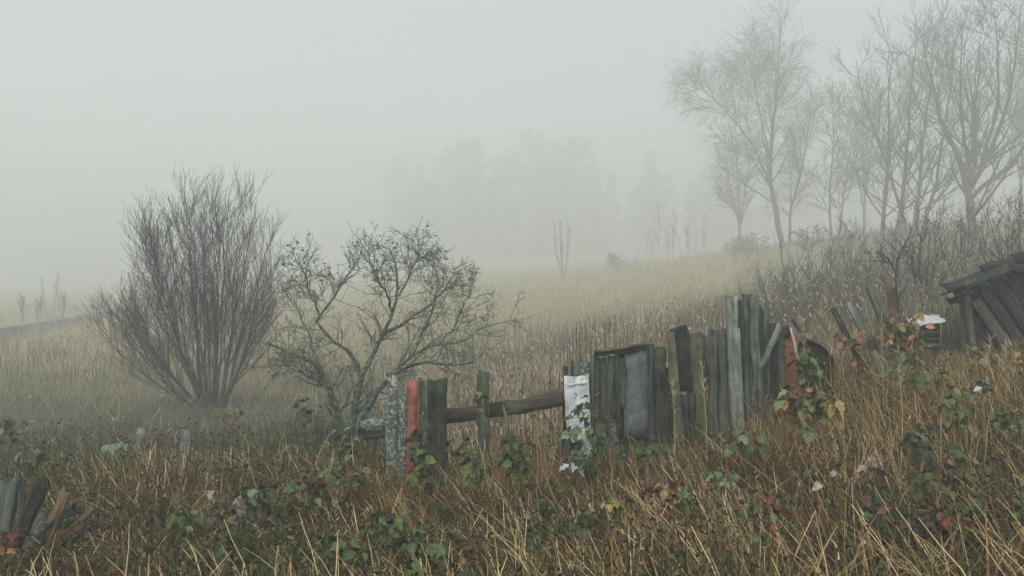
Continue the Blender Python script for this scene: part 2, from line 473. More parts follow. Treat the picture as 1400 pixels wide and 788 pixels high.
# dark earth track on the left, beyond the meadow edge
def strip(pts, width, lift):
    P = resample(pts, 40); P[:, 2] = 0
    T = unit(np.gradient(P, axis=0)); S = np.stack([-T[:, 1], T[:, 0], T[:, 2] * 0], -1)
    rows = []
    for u in np.linspace(-.5, .5, 6):
        q = P + S * width * u
        q[:, 2] = H(q[:, 0], q[:, 1]) + lift * (1 - (2 * u) ** 2) + .02
        rows.append(q)
    V = np.stack(rows, 1)
    k = 6
    ii = (np.arange(39)[:, None] * k + np.arange(k - 1)[None, :]).ravel()
    return V, np.stack([ii, ii + 1, ii + k + 1, ii + k], -1)
TRACK = [(-26, 26, 0), (-30, 37, 0), (-34, 49, 0), (-38, 62, 0), (-42, 78, 0), (-44, 95, 0)]
V_, Q_ = strip(TRACK, 6.0, .3)
M['track'] = patch_mat('dark_earth', (.02, .02, .018), (.055, .053, .045), 1.2, .35, .65, .9)
tag(ob('earth_track', mk_mesh('earth_track', V_, Q_, mat=M['track'], smooth=True)), kind='structure')
TRK = resample(TRACK, 80)[:, :2]

# ------------------------------------------------------------------ the haze: one closed box of air round everything
def box_mesh(name, lo, hi, mat):
    x0, y0, z0 = lo; x1, y1, z1 = hi
    V = [(x0, y0, z0), (x1, y0, z0), (x1, y1, z0), (x0, y1, z0), (x0, y0, z1), (x1, y0, z1), (x1, y1, z1), (x0, y1, z1)]
    return mk_mesh(name, V, [(0, 3, 2, 1), (4, 5, 6, 7), (0, 1, 5, 4), (1, 2, 6, 5), (2, 3, 7, 6), (3, 0, 4, 7)], mat=mat)
hm = bpy.data.materials.new('haze_air'); hm.use_nodes = True
hn = hm.node_tree.nodes; hn.clear()
pv = hn.new('ShaderNodeVolumePrincipled'); ho = hn.new('ShaderNodeOutputMaterial')
pv.inputs['Color'].default_value = (.94, .98, .972, 1)
pv.inputs['Density'].default_value = HAZE_DENSITY
pv.inputs['Anisotropy'].default_value = .2
hm.node_tree.links.new(pv.outputs['Volume'], ho.inputs['Volume'])
tag(ob('haze', box_mesh('haze', (-248, -54, ZMIN - 1), (248, 266, max(66.0, ZMAXG + 1)), hm)), 'pale grey fog filling the air over the meadow', 'fog', kind='stuff')

# ------------------------------------------------------------------ boards
def board_mesh(name, length, w, th, mat, jag=.02, wob=.004, nl=6, nw=2, w2=None, bow=0.0, seed=None, round_=False):
    """one timber: local x width, y thickness, z length; uneven edges and a broken top end"""
    r = np.random.default_rng(seed if seed is not None else int(rng.integers(1 << 30)))
    w2 = w if w2 is None else w2
    zs = np.linspace(0, length, nl + 1)
    xs = np.linspace(-.5, .5, nw + 1)
    F = np.zeros((nl + 1, nw + 1, 3)); Bk = np.zeros_like(F)
    for a, z in enumerate(zs):
        t = z / length
        ww = w * (1 - t) + w2 * t
        cx = r.normal(0, wob); yb = bow * math.sin(math.pi * t)
        for b, x in enumerate(xs):
            e = r.normal(0, wob) if b in (0, nw) else 0
            prof = (1 - (2 * x) ** 2) * th * .45 if round_ else 0
            F[a, b] = (cx + x * ww + e, -th / 2 - prof + yb + r.normal(0, wob * .4), z)
            Bk[a, b] = (cx + x * ww + e, th / 2 + prof + yb + r.normal(0, wob * .4), z)
    tj = -np.abs(r.normal(0, jag, nw + 1)); F[-1, :, 2] += tj; Bk[-1, :, 2] += tj * r.uniform(.6, 1.2)
    bj = np.abs(r.normal(0, jag * .7, nw + 1)); F[0, :, 2] += bj; Bk[0, :, 2] += bj
    V = np.concatenate([F.reshape(-1, 3), Bk.reshape(-1, 3)])
    k = nw + 1; nb = (nl + 1) * k
    Q = []
    for a in range(nl):
        for b in range(nw):
            p = a * k + b
            Q.append((p, p + 1, p + k + 1, p + k))
            Q.append((nb + p, nb + p + k, nb + p + k + 1, nb + p + 1))
        p = a * k
        Q.append((p, p + k, nb + p + k, nb + p))
        p = a * k + nw
        Q.append((p, nb + p, nb + p + k, p + k))
    for b in range(nw):
        Q.append((b, nb + b, nb + b + 1, b + 1))
        p = nl * k + b
        Q.append((p, p + 1, nb + p + 1, nb + p))
    return mk_mesh(name, V, Q, mat=mat)

def timber(name, p0, p1, w, th, mat, parent=None, face=(0, -1, 0), label=None, **kw):
    """a board from p0 to p1 whose broad side looks towards `face`"""
    p0, p1 = Vector(p0), Vector(p1)
    z = (p1 - p0); ln = z.length; z.normalize()
    y = -(Vector(face) - z * Vector(face).dot(z)).normalized()
    x = y.cross(z)
    me = board_mesh(name, ln, w, th, mat, **kw)
    o = ob(name, me, parent)
    o.matrix_local = Matrix.Translation(p0 - (parent.location if parent is not None else Vector())) @ Matrix((x, y, z)).transposed().to_4x4()
    if label: o['label'] = label
    return o
def plank(parent, xl, xr, top, bot, d, mat, name='plank', shift=0, th=.024, label=None, dy=0, **kw):
    """an upright board from photo pixels; shift = how far the foot lies to the right of the head"""
    wpx = (xr - xl) * .95
    c = (xl + xr) / 2
    shift = shift + rng.normal(0, 2.0); kw['jag'] = max(kw.get('jag', .02), .018) * 1.3; kw['wob'] = .0055; kw['nl'] = 7; kw['nw'] = 3; kw['bow'] = rng.normal(0, .012)
    head, foot = W(c, top, d), W(c + shift, bot, d)
    head.y += dy
    g = hz(foot.x, foot.y)
    if foot.z > g - .05 and name in ('plank', 'post') and bot >= 600:
        foot.z = g - .06
    return timber(name, foot, head, wpx / FPX * d, th, mat, parent, label=label, **kw)

# the broken end of the fence with the red board
d = 8.0
fa = thing('plank_fence', (W(570, 700, d).x, d, hz(W(570, 700, d).x, d)), 'short broken fence end of five upright boards, one painted red', 'fence')
plank(fa, 529, 545, 511, 690, d - .04, M['wood_lichen'], shift=-3)
plank(fa, 543, 557, 538, 690, d - .02, M['wood_lichen'], shift=1, jag=.01)
plank(fa, 557, 573, 520, 640, d - .05, M['wood_red'], label='red painted board', shift=-1, jag=.008)
plank(fa, 573, 592, 518, 700, d + .0, M['wood'], shift=2)
plank(fa, 586, 611, 516, 705, d - .06, M['wood_dark'], shift=0, w2=.20, th=.05)
timber('board', W(495, 585, 8.5), W(536, 577, 8.25), .16, .05, M['wood_lichen'], fa, label='lichen covered horizontal board end')
timber('board', W(498, 598, 8.5), W(536, 594, 8.25), .07, .05, M['wood_dark'], fa)

fp = W(661, 640, 8.0)
ps = thing('fence_post', (fp.x, fp.y, hz(fp.x, fp.y)), 'lone split grey stake between the red board and the white board', 'post')
plank(ps, 655, 669, 503, 660, 7.95, M['wood'], name='stake', shift=2, th=.07, jag=.04)
plank(ps, 652, 660, 512, 660, 7.99, M['wood_dark'], name='stake', shift=4, th=.04, jag=.04)

rp = W(690, 560, 8.14)
rl = thing('fence_rail', (rp.x, rp.y, hz(rp.x, rp.y)), 'sagging brown rail running from dark post to white board', 'rail')
timber('rail_beam', W(600, 571, 8.14), W(690, 560, 8.14), .155, .06, M['rail'], rl, w2=.17, wob=.006)
timber('rail_beam', W(688, 559, 8.12), W(776, 543, 8.14), .155, .055, M['rail'], rl, w2=.17, wob=.006)

# the main run of fence
mc = W(930, 660, 8.2)
fm = thing('plank_fence', (mc.x, mc.y, hz(mc.x, mc.y)), 'long leaning fence of weathered grey boards with one tall picket', 'fence')
D = 8.15
plank(fm, 771, 778, 500, 640, D + .1, M['wood_dark'])
plank(fm, 776, 793, 489, 640, D + .06, M['wood'], jag=.05)
plank(fm, 791, 808, 492, 640, D + .08, M['wood_lichen'], jag=.04)
plank(fm, 806, 819, 484, 640, D + .02, M['wood'])
plank(fm, 892, 911, 473, 655, D + .03, M['wood'], shift=2)
plank(fm, 893, 919, 501, 655, D - .01, M['wood_dark'], shift=3, jag=.04)
plank(fm, 909, 921, 452, 660, D - .05, M['wood_ochre'], shift=24, th=.04, label='slanting mossy batten')
plank(fm, 916, 939, 445, 537, D + .02, M['wood_dark'], shift=8, w2=.19, jag=.012)
plank(fm, 925, 951, 538, 680, D + .03, M['wood_dark'], shift=4, jag=.012)
plank(fm, 938, 967, 453, 655, D + .09, M['wood_ochre'], shift=3, jag=.035)
plank(fm, 968, 983, 449, 650, D + .05, M['wood'], shift=3)
plank(fm, 981, 994, 446, 650, D + .07, M['wood'], shift=4)
plank(fm, 992, 1009, 402, 590, D + .03, M['wood_pale'], shift=6, jag=.006, label='tall pale picket standing above the fence')
plank(fm, 994, 1012, 448, 660, D - .0, M['wood_pale'], shift=11, jag=.015)
plank(fm, 1009, 1016, 410, 640, D + .12, M['wood_dark'], shift=2)  # dark board stands in for the shade in the gap beside the picket
plank(fm, 1014, 1028, 400, 640, D + .15, M['wood'], shift=4, jag=.01)
plank(fm, 1024, 1037, 404, 640, D + .10, M['wood'], shift=10)
plank(fm, 1031, 1044, 415, 630, D + .17, M['wood_dark'], shift=6, jag=.03)
plank(fm, 1041, 1052, 420, 620, D + .2, M['wood'], shift=3, jag=.05)
plank(fm, 1050, 1063, 438, 620, D + .22, M['wood_dark'], shift=4, jag=.05)
plank(fm, 1059, 1069, 442, 610, D + .2, M['wood'], shift=10, jag=.02)
plank(fm, 1044, 1056, 452, 615, D + .28, M['wood_dark'], shift=-3, jag=.05)
timber('brace', W(1038, 508, D - .02), W(1068, 440, D + .02), .062, .025, M['wood_pale'], fm, jag=.03, label='thin diagonal brace board')
timber('rail_beam', W(800, 520, D + .13), W(1000, 500, D + .13), .10, .05, M['wood_dark'], fm)
timber('rail_beam', W(985, 480, D + .24), W(1075, 470, D + .3), .09, .05, M['wood_dark'], fm)

# old door panel built into the fence
dp = W(850, 620, D - .02)
dr = thing('old_door', (dp.x, dp.y, hz(dp.x, dp.y)), 'old plank door with grey sheet metal patch set into the fence', 'door')
plank(dr, 818, 830, 486, 640, D, M['wood'], jag=.006)
plank(dr, 829, 840, 484, 640, D - .012, M['wood'], jag=.006)
plank(dr, 839, 848, 482, 640, D, M['wood_dark'], jag=.006)
plank(dr, 847, 856, 489, 560, D - .02, M['wood'], jag=.006)
plank(dr, 846, 892, 478, 640, D + .03, M['wood_dark'])
sh = timber('metal_sheet', W(872, 600, D - .03), W(871, 478, D - .03), .285, .006, M['sheet'], dr, jag=.004, wob=.003, label='grey sheet metal patch')
plank(dr, 885, 894, 470, 640, D - .04, M['wood_dark'], name='stile', jag=.02)
plank(dr, 813, 819, 483, 640, D - .045, M['wood_dark'], name='stile')
timber('top_rail', W(812, 485, D - .05), W(884, 473, D - .05), .055, .05, M['wood_dark'], dr, jag=.004)
timber('ledge', W(812, 482, D - .06), W(884, 470, D - .06), .03, .07, M['wood_ochre'], dr, jag=.004)

# white board leaning on the fence
wb = W(790, 620, D - .12)
wt = thing('white_board', (wb.x, wb.y, hz(wb.x, wb.y)), 'peeling white painted board leaning against the grey fence', 'board')
def white_board():
    ys = np.linspace(0, 1, 9)
    top, bot = W(788, 514, D - .08), W(793, 635, D - .16)
    V, Q = [], []
    r = np.random.default_rng(3)
    wl_ = .27
    lm = [1.2, .9, .45, .12, .0, 0, 0, 0, .0]; rm = [1, 1.0, 1.02, 1, 1, 1, 1, 1, .98]
    for s in (0, .018):
        for a, t in enumerate(ys):
            c = bot.lerp(top, t)
            for b in range(5):
                u = lm[a] * .5 + (rm[a] - lm[a] * .5) * b / 4
                jx = r.normal(0, .006) if 0 < b < 4 else r.normal(0, .0012)
                dz = r.normal(-.01, .012) if a == 8 else 0
                V.append((c.x + (u - .5) * wl_ + jx, c.y + s + .006 * math.sin(b * 2.2), c.z + dz))
    n = 45
    for a in range(8):
        for b in range(4):
            p = a * 5 + b
            Q += [(p, p + 1, p + 6, p + 5), (n + p, n + p + 5, n + p + 6, n + p + 1)]
        for p, f in ((a * 5, 0), (a * 5 + 4, 1)):
            Q.append((p, p + 5, n + p + 5, n + p) if not f else (p, n + p, n + p + 5, p + 5))
    for b in range(4):
        Q += [(b, n + b, n + b + 1, b + 1), (40 + b, 41 + b, n + 41 + b, n + 40 + b)]
    V = np.array(V) - np.array(wt.location)
    return mk_mesh('painted_panel', V, Q, mat=M['wood_white'])
ob('painted_panel', white_board(), wt)
wstrip = timber('seam_strip', W(772, 527, D - .10), W(804, 524, D - .10), .018, .008, M['wood_white'], wt)

# ------------------------------------------------------------------ heap of scrap beside the fence
rb = W(1079, 560, 8.75)
rs = thing('rusty_sheet', (rb.x, rb.y, hz(rb.x, rb.y)), 'crumpled orange rusted metal sheet standing at the fence end', 'metal sheet')
def crumple(nu, nv, c, du, dv, amp, seed, th=.006):
    """a wrinkled sheet: centre c, half-vectors du and dv"""
    r = np.random.default_rng(seed)
    u, v = np.meshgrid(np.linspace(-1, 1, nu), np.linspace(-1, 1, nv))
    N = np.cross(du, dv); N = N / np.linalg.norm(N)
    h = amp * (np.sin(u * 5 + v * 3 + r.uniform(0, 6)) * .4 + np.sin(v * 7 - u * 4 + r.uniform(0, 6)) * .4 + r.normal(0, .35, u.shape))
    P = np.asarray(c)[None, None] + u[..., None] * np.asarray(du) + v[..., None] * np.asarray(dv) + h[..., None] * N
    P += r.normal(0, amp * .35, P.shape)
    A = P.reshape(-1, 3); Bq = A + N * th
    i = (np.arange(nv - 1)[:, None] * nu + np.arange(nu - 1)[None, :]).ravel()
    n = nu * nv
    Q = [np.stack([i, i + 1, i + nu + 1, i + nu], -1), np.stack([n + i, n + i + nu, n + i + nu + 1, n + i + 1], -1)]
    e = list(range(0, nu)) ; f = [k * nu for k in range(nv)]
    R = [(a, n + a, n + a + 1, a + 1) for a in e[:-1]] + [((nv - 1) * nu + a, (nv - 1) * nu + a + 1, n + (nv - 1) * nu + a + 1, n + (nv - 1) * nu + a) for a in e[:-1]]
    R += [(a, a + nu, n + a + nu, n + a) for a in f[:-1]] + [(a + nu - 1, n + a + nu - 1, n + a + 2 * nu - 1, a + 2 * nu - 1) for a in f[:-1]]
    return np.concatenate([A, Bq]), np.concatenate(Q + [np.array(R)])
c0 = np.array(W(1080, 505, 8.7))
Vs, Qs = crumple(8, 14, c0, np.array([.125, .02, 0]), np.array([.02, .06, .42]), .02, 5)
ob('wrinkled_sheet', mk_mesh('wrinkled_sheet', Vs - np.array(rs.location), Qs, mat=M['rust'], smooth=True), rs)
timber('board', W(1064, 455, 8.72), W(1082, 452, 8.72), .14, .03, M['wood_dark'], rs)
tk = W(1095, 482, 8.62)
st_ = timber('pale_stick', W(1100, 520, 8.62), W(1080, 446, 8.66), .022, .012, M['stick'], None)
tag(st_, 'thin white stick leaning on the orange rusted sheet', 'stick')

def drum():
    """a rusted drum lying on its side: end disc with rim, ribbed wall"""
    r_, ln = .37, .8
    ctr = np.array(W(1098, 508, 8.95))
    ax = unit(np.array([.30, .92, -.02])); u = unit(np.cross(ax, [0, 0, 1])); v = np.cross(u, ax)
    n = 36
    an = np.arange(n) * 2 * math.pi / n
    ring = lambda rad, s: ctr + ax * s + rad * (np.cos(an)[:, None] * u + np.sin(an)[:, None] * v)
    prof = [(0.0, .03), (.2, .035), (.3, .028), (r_ - .02, .03), (r_ - .012, 0), (r_ + .006, 0), (r_ + .006, .02), (r_, .03), (r_, .24), (r_ + .012, .26), (r_, .28), (r_, .5), (r_ + .012, .52), (r_, .54), (r_, ln)]
    V = np.concatenate([ring(a, s) for a, s in prof])
    Q = []
    for k in range(len(prof) - 1):
        for i in range(n):
            j = (i + 1) % n
            Q.append((k * n + i, (k + 1) * n + i, (k + 1) * n + j, k * n + j))
    base = (ctr[0], ctr[1], hz(ctr[0], ctr[1]))
    t = thing('rusty_drum', base, 'dark rusted drum lying among weeds right of the orange sheet', 'drum')
    nd = 4 * n  # end disc and rim / wall split
    Vl = V - np.array(base)
    dsk = [q for q in Q if max(q) < 6 * n]; wal = [tuple(a - 5 * n for a in q) for q in Q if min(q) >= 5 * n]
    ob('end_disc', mk_mesh('end_disc', Vl[:6 * n], dsk, mat=M['drum']), t)
    ob('drum_wall', mk_mesh('drum_wall', Vl[5 * n:], wal, mat=M['drum'], smooth=True), t)
drum()

for (a, b_, w_, mt, lab, dd) in [
        ((1153, 450), (1137, 420), .07, 'wood_dark', 'short dark stake behind the rusted drum', 9.9),
        ((1186, 466), (1160, 412), .085, 'wood_pale', 'pale splintered stake leaning over the weeds', 9.8),
        ((1220, 470), (1184, 384), .10, 'wood', 'long grey board leaning left behind the yellowing brambles', 10.4),
        ((1226, 470), (1213, 378), .085, 'stake_brown', 'reddish brown upright post behind the scrap heap', 10.9),
        ((1092, 452), (1082, 432), .03, 'wood_dark', 'thin dark stub poking up behind the orange sheet', 8.9)]:
    foot = W(a[0], a[1], dd); head = W(b_[0], b_[1], dd)
    dirn = (foot - head).normalized()
    g = hz(foot.x, foot.y)
    foot = head + dirn * ((head.z - g + .05) / -dirn.z) if dirn.z < 0 else foot
    o = timber('leaning_stake', foot, head, w_, .035, M[mt], None, jag=.05)
    tag(o, lab, 'stake')
lb = W(1120, 440, 9.4)
o = timber('fallen_board', W(1150, 470, 9.6), W(1215, 462, 10), .12, .03, M['wood_dark'], None, face=(0, -.6, .8)); tag(o, 'dark board lying across the scrap heap under orange leaves', 'board')

def trough():
    c = W(1171, 493, 9.2)
    b = (c.x, c.y, hz(c.x, c.y))
    t = thing('metal_trough', b, 'grey green metal trough half buried in weeds by the drum', 'trough')
    prof = [(-.5, 0), (-.46, .10), (-.3, .16), (0, .19), (.3, .16), (.46, .10), (.5, 0)]
    V, Q = [], []
    for s, off in ((1, 0), (.93, .012)):
        for x in np.linspace(-.22, .22, 6):
            for (yy, zz) in prof:
                V.append((x, yy * .45 * s, .42 - zz * 1.1 + off))
    m = 7
    for L_ in (0, 42):
        for a in range(5):
            for k in range(6):
                p = L_ + a * m + k
                Q.append((p, p + 1, p + m + 1, p + m) if L_ == 0 else (p, p + m, p + m + 1, p + 1))
    for k in range(6):
        for a in (0, 5 * m):
            Q.append((a + k, a + k + 1, 42 + a + k + 1, 42 + a + k))
    for a in range(5):
        for k in (0, 6):
            p = a * m + k
            Q.append((p, p + m, 42 + p + m, 42 + p))
    ob('shell', mk_mesh('shell', V, Q, mat=M['trough'], smooth=False), t)
    for x in (-.2, .2):
        lg = timber('trestle', Vector(b) + Vector((x, -.12, -.05)), Vector(b) + Vector((x, -.12, .34)), .05, .03, M['wood_dark'], t)
        lg = timber('trestle', Vector(b) + Vector((x, .12, -.05)), Vector(b) + Vector((x, .12, .34)), .05, .03, M['wood_dark'], t)
trough()

def crate():
    c = W(1264, 455, 9.9)
    b = Vector((c.x, c.y, hz(c.x, c.y)))
    top = W(1264, 441, 9.9).z - b.z
    t = thing('wooden_box', b, 'small dark wooden box standing in weeds left of shed', 'box')
    for x in (-.10, .10):
        for y in (-.1, .1):
            timber('leg', b + Vector((x, y, -.05)), b + Vector((x, y, top)), .04, .04, M['wood_dark'], t, jag=.003)
    for k in range(4):
        z = top - .05 - k * .085
        timber('slat', b + Vector((-.13, -.125, z)), b + Vector((.13, -.125, z)), .07, .016, M['wood_dark'], t, jag=.004)
        timber('slat', b + Vector((.125, -.12, z)), b + Vector((.125, .12, z)), .07, .016, M['wood_dark'], t, face=(1, 0, 0), jag=.004)
    V, Q = crumple(9, 7, np.array([b.x - .02, b.y - .04, b.z + top + .03]), np.array([.20, -.02, .035]), np.array([.02, .14, .05]), .018, 9, .004)
    o = mk_mesh('plastic_sheet', V - np.array(b), Q, mat=M['plastic'], smooth=True)
    p = ob('plastic_sheet', o, None, tuple(b))
    tag(p, 'crumpled white plastic sheet lying on a small dark box', 'plastic sheet')
crate()

# ------------------------------------------------------------------ the collapsing shed
SD = 11.0
sb = W(1350, 518, SD)
sg = hz(sb.x, sb.y)
shed = thing('collapsed_shed', (sb.x, sb.y, sg), 'dark leaning wooden shed with slanting boards and broken roof', 'shed')
def S(px, py, dd=0.0):
    return W(px, py, SD + dd)
timber('corner_post', S(1336, 520, -.06), S(1320, 398, -.06), .075, .07, M['wood'], shed, wob=.003)
timber('corner_post', S(1322, 520, .05), S(1317, 408, .05), .11, .03, M['wood'], shed)
# front boards all racked over to the left
k = 0
for i in range(13):
    hx = 1327 + i * 17.5
    hy = 401 - i * 7.2
    fx, fy = hx + 92, hy + 132
    timber('wall_board', S(fx, fy, -.02 + (.014 if i % 2 else 0) + .05), S(hx, hy, -.02 + (.014 if i % 2 else 0)), .165, .025,
           M['wood_dark'] if i % 3 else M['wood'], shed, jag=.01, wob=.003)
    k += 1
for i in range(3):   # boards hanging below the door gap
    timber('wall_board', S(1346 + i * 9, 520, .12), S(1331 + i * 3, 430, .10), .09, .02, M['wood_dark'], shed, jag=.02)
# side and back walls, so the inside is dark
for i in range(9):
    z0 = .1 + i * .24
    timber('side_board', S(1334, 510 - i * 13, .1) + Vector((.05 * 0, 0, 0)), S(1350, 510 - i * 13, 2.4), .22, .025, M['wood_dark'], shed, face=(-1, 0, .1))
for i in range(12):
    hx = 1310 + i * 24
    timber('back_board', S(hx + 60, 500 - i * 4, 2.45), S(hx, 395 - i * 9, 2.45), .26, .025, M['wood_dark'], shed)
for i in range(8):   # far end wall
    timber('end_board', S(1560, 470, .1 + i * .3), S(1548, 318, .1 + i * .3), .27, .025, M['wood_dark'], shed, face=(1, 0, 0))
# roof: boards running back, a tar-covered sheathing and a fascia
for i in range(9):
    a = i / 8
    p = S(1304 + a * 270, 398 - a * 108, -.28); q = S(1304 + a * 270, 398 - a * 108, 2.6)
    timber('roof_board', p, q, .36, .025, M['wood_dark'], shed, face=(-.36, 0, .93), jag=.03)
timber('fascia', S(1306, 405, -.14), S(1384, 371, -.14), .05, .03, M['wood_pale'], shed, wob=.004)
timber('fascia', S(1296, 413, -.05), S(1340, 404, -.05), .10, .04, M['tar'], shed, jag=.03)
timber('roof_board', S(1291, 396, -.33), S(1381, 362, -.33), .15, .03, M['tar'], shed, face=(.1, -.75, .66), jag=.04, wob=.01)
timber('roof_board', S(1316, 391, -.37), S(1384, 364, -.37), .12, .02, M['wood_dark'], shed, face=(.1, -.75, .66), jag=.05, wob=.01)
timber('roof_board', S(1339, 368, -.3), S(1430, 345, -.3), .10, .04, M['tar'], shed, face=(0, -.8, .6), jag=.05, wob=.008)
timber('roof_board', S(1380, 362, -.36), S(1470, 392, -.36), .17, .03, M['tar'], shed, face=(0, -.8, .6), jag=.03, wob=.008)
timber('roof_board', S(1384, 356, -.30), S(1540, 300, -.30), .14, .04, M['tar'], shed, face=(0, -.8, .6), jag=.03, wob=.008)

# ------------------------------------------------------------------ firewood at the lower left
LD = 5.6
def log(a, b, wpx, mat, lab, dd=0, th=None, rnd=True, name='firewood_log', **kw):
    p, q = W(*a, LD + dd), W(*b, LD + dd + .12)
    o = timber(name, p, q, wpx / FPX * LD, (th or wpx / FPX * LD * .35), M[mat], None, round_=rnd, nw=4, nl=8, jag=.035, wob=.005, **kw)
    tag(o, lab, 'firewood', 'split firewood heaped in the grass')
log((-4, 758), (15, 648), 24, 'wood', 'upright grey board end in the firewood heap', .05, rnd=False)
log((24, 762), (31, 650), 10, 'bark', 'narrow grey splinter beside the upright board end', .07, rnd=False)
log((16, 762), (62, 652), 18, 'wood_dark', 'dark weathered board leaning steeply in the firewood heap', -.02, rnd=False)
log((12, 770), (40, 700), 14, 'split', 'brown broken piece under the dark leaning board', -.05, rnd=False)
log((26, 772), (66, 704), 20, 'bark', 'short dark grey log low in the firewood heap', -.12)
log((57, 752), (94, 666), 13, 'split', 'freshly split orange brown board in the firewood heap', -.05, rnd=False)
log((40, 726), (112, 690), 16, 'wood', 'flat grey board lying across the firewood heap', .25, rnd=False)
log((72, 750), (118, 712), 15, 'split', 'brown split board half hidden by straw right of the orange one', .18, rnd=False)
log((88, 738), (128, 690), 10, 'wood_ochre', 'thin tan slat at the edge of the firewood heap', .3, rnd=False)
log((-30, 752), (14, 740), 16, 'split', 'pale split piece at the foot of the firewood heap', -.1, rnd=False)
log((-60, 750), (-14, 660), 22, 'bark', 'thick barked log at the outer side of the firewood heap', .1)
# ------------------------------------------------------------------ pale green tub and stakes in the left weeds
def tub():
    dd = 9.6
    c = W(157, 632, dd)
    b = Vector((c.x, c.y, hz(c.x, c.y)))
    htop = W(157, 609, dd).z - b.z
    n = 22
    t = thing('overturned_tub', b, 'pale green overturned tub among dry weeds below bare shrub', 'tub')
    prof = [(.185, 0), (.20, .0), (.20, .03), (.185, .035), (.17, htop * .9), (.155, htop * .98), (.13, htop), (.10, htop - .012), (0.001, htop - .012)]
    an = np.arange(n) * 2 * math.pi / n
    V = np.concatenate([np.stack([r * np.cos(an), r * np.sin(an), np.full(n, z)], -1) for r, z in prof])
    Q = [(k * n + i, k * n + (i + 1) % n, (k + 1) * n + (i + 1) % n, (k + 1) * n + i) for k in range(len(prof) - 1) for i in range(n)]
    ob('shell', mk_mesh('shell', V, Q, mat=M['tub'], smooth=True), t)
    hd = Geo()
    an2 = np.linspace(.2, math.pi - .2, 9)
    tubes(hd, np.stack([.2 * np.cos(an2), -.2 * np.sin(an2) * .6 - .08, .05 + 0 * an2], -1)[None], np.full((1, 9), .005), 5)
    ob('handle', hd.mesh('handle', M['stick']), t)
tub()
for (a, b_, w_, lab) in [((180, 640), (194, 585), 12, 'grey board stub tilting right behind the green tub'),
                         ((253, 640), (254, 586), 12, 'upright grey stub at the foot of the bare shrub')]:
    p, q = W(*a, 10.6), W(*b_, 10.6)
    p.z = min(p.z, hz(p.x, p.y) - .03)
    tag(timber('board_stub', p, q, w_ / FPX * 10.6, .03, M['wood_pale'], None, jag=.03), lab, 'board')

# ------------------------------------------------------------------ shrubs and trees
def add_tree(name, base, label, cat, trunk, crown, leaves=None, group=None, mt='tree', mc='twig', ml='aleaf'):
    t = thing(name, base, label, cat, group)
    o = ob('trunk', trunk.mesh('trunk', M[mt], base, True), t)
    o2 = ob('crown', crown.mesh('crown', M[mc], base, False), t)
    if leaves is not None and leaves.n:
        o3 = ob('leaves', leaves.mesh('leaves', M[ml], base), t)
        o3['kind'] = 'stuff'
    return t
def leaf_cards(G, P, size, droop=.5):
    """small folded leaves hanging from the points P"""
    m = len(P)
    a = rng.uniform(0, 6.28, m); dz = -rng.uniform(.1, 1.0, m) * droop
    D = unit(np.stack([np.cos(a), np.sin(a), dz], -1)) * (size * rng.uniform(.6, 1.3, m))[:, None]
    S_ = unit(np.cross(D, rng.normal(size=(m, 3)))) * (np.linalg.norm(D, axis=1) * .3)[:, None]
    N = unit(np.cross(D, S_)) * (np.linalg.norm(D, axis=1) * .12)[:, None]
    V = np.stack([P, P + D * .45 + S_ + N, P + D, P + D * .45 - S_ + N], 1)
    i = np.arange(m) * 4
    T = np.concatenate([np.stack([i, i + 1, i + 2], -1), np.stack([i, i + 2, i + 3], -1)])
    G.add(V, None, T, np.repeat(rng.uniform(0, 1, m), 4))

def base_at(px, d):
    x = (px - 700) / FPX * d
    return (x, d, hz(x, d))

# big many-stemmed bare shrub on the left
def willow():
    WD = 20.0
    b = np.array(base_at(291, WD))
    tr, cr = Geo(), Geo()
    n = 36
    az = rng.uniform(0, 2 * math.pi, n)
    tilt = np.radians(np.concatenate([np.linspace(2, 35, 28), np.linspace(40, 62, 8)]))
    low = tilt > .68
    az[low] = np.where(rng.random(low.sum()) < .6, math.pi, 0) + rng.normal(0, .6, low.sum())
    D_ = np.stack([np.sin(tilt) * np.cos(az), np.sin(tilt) * np.sin(az), np.cos(tilt)], -1)
    Hh = CAMZ + (394 - 236) / FPX * WD - b[2]
    L = np.where(low, .56, .96 - .24 * (tilt / .6) ** 1.5) * Hh * rng.uniform(.84, 1.0, n)
    B = b + np.stack([np.cos(az), np.sin(az), 0 * az], -1) * rng.uniform(.05, .4, n)[:, None]
    B[:, 2] -= .1
    P = grow(B, D_, L, 12, np.where(low, .85, .22 + .75 * tilt / .6), .04)
    R = rng.uniform(.014, .034, n)[:, None] * np.linspace(1, .2, 12)[None]
    tubes(tr, P, R, 6)
    C1, R1 = spawn(P, R, 15, .18, .98, 26, (1.2, 2.4), .5, .05, 8, .5, .006, .66)
    tubes(cr, C1, R1, 4)
    C2, R2 = spawn(C1, R1, 6, .15, 1, 26, (.5, 1.1), .5, .045, 5, .55, .0042, .4)
    tubes(cr, C2, R2, 3)
    sel = rng.random(len(C2)) < .55
    C3, R3 = spawn(C2[sel], R2[sel], 2, .3, 1, 24, (.3, .65), .35, .045, 4, .7, .0036, .3)
    tubes(cr, C3, R3, 3)
    add_tree('bare_shrub', tuple(b), 'tall dense bare shrub with many upright stems in the meadow', 'shrub', tr, cr, mt='twig')
willow()

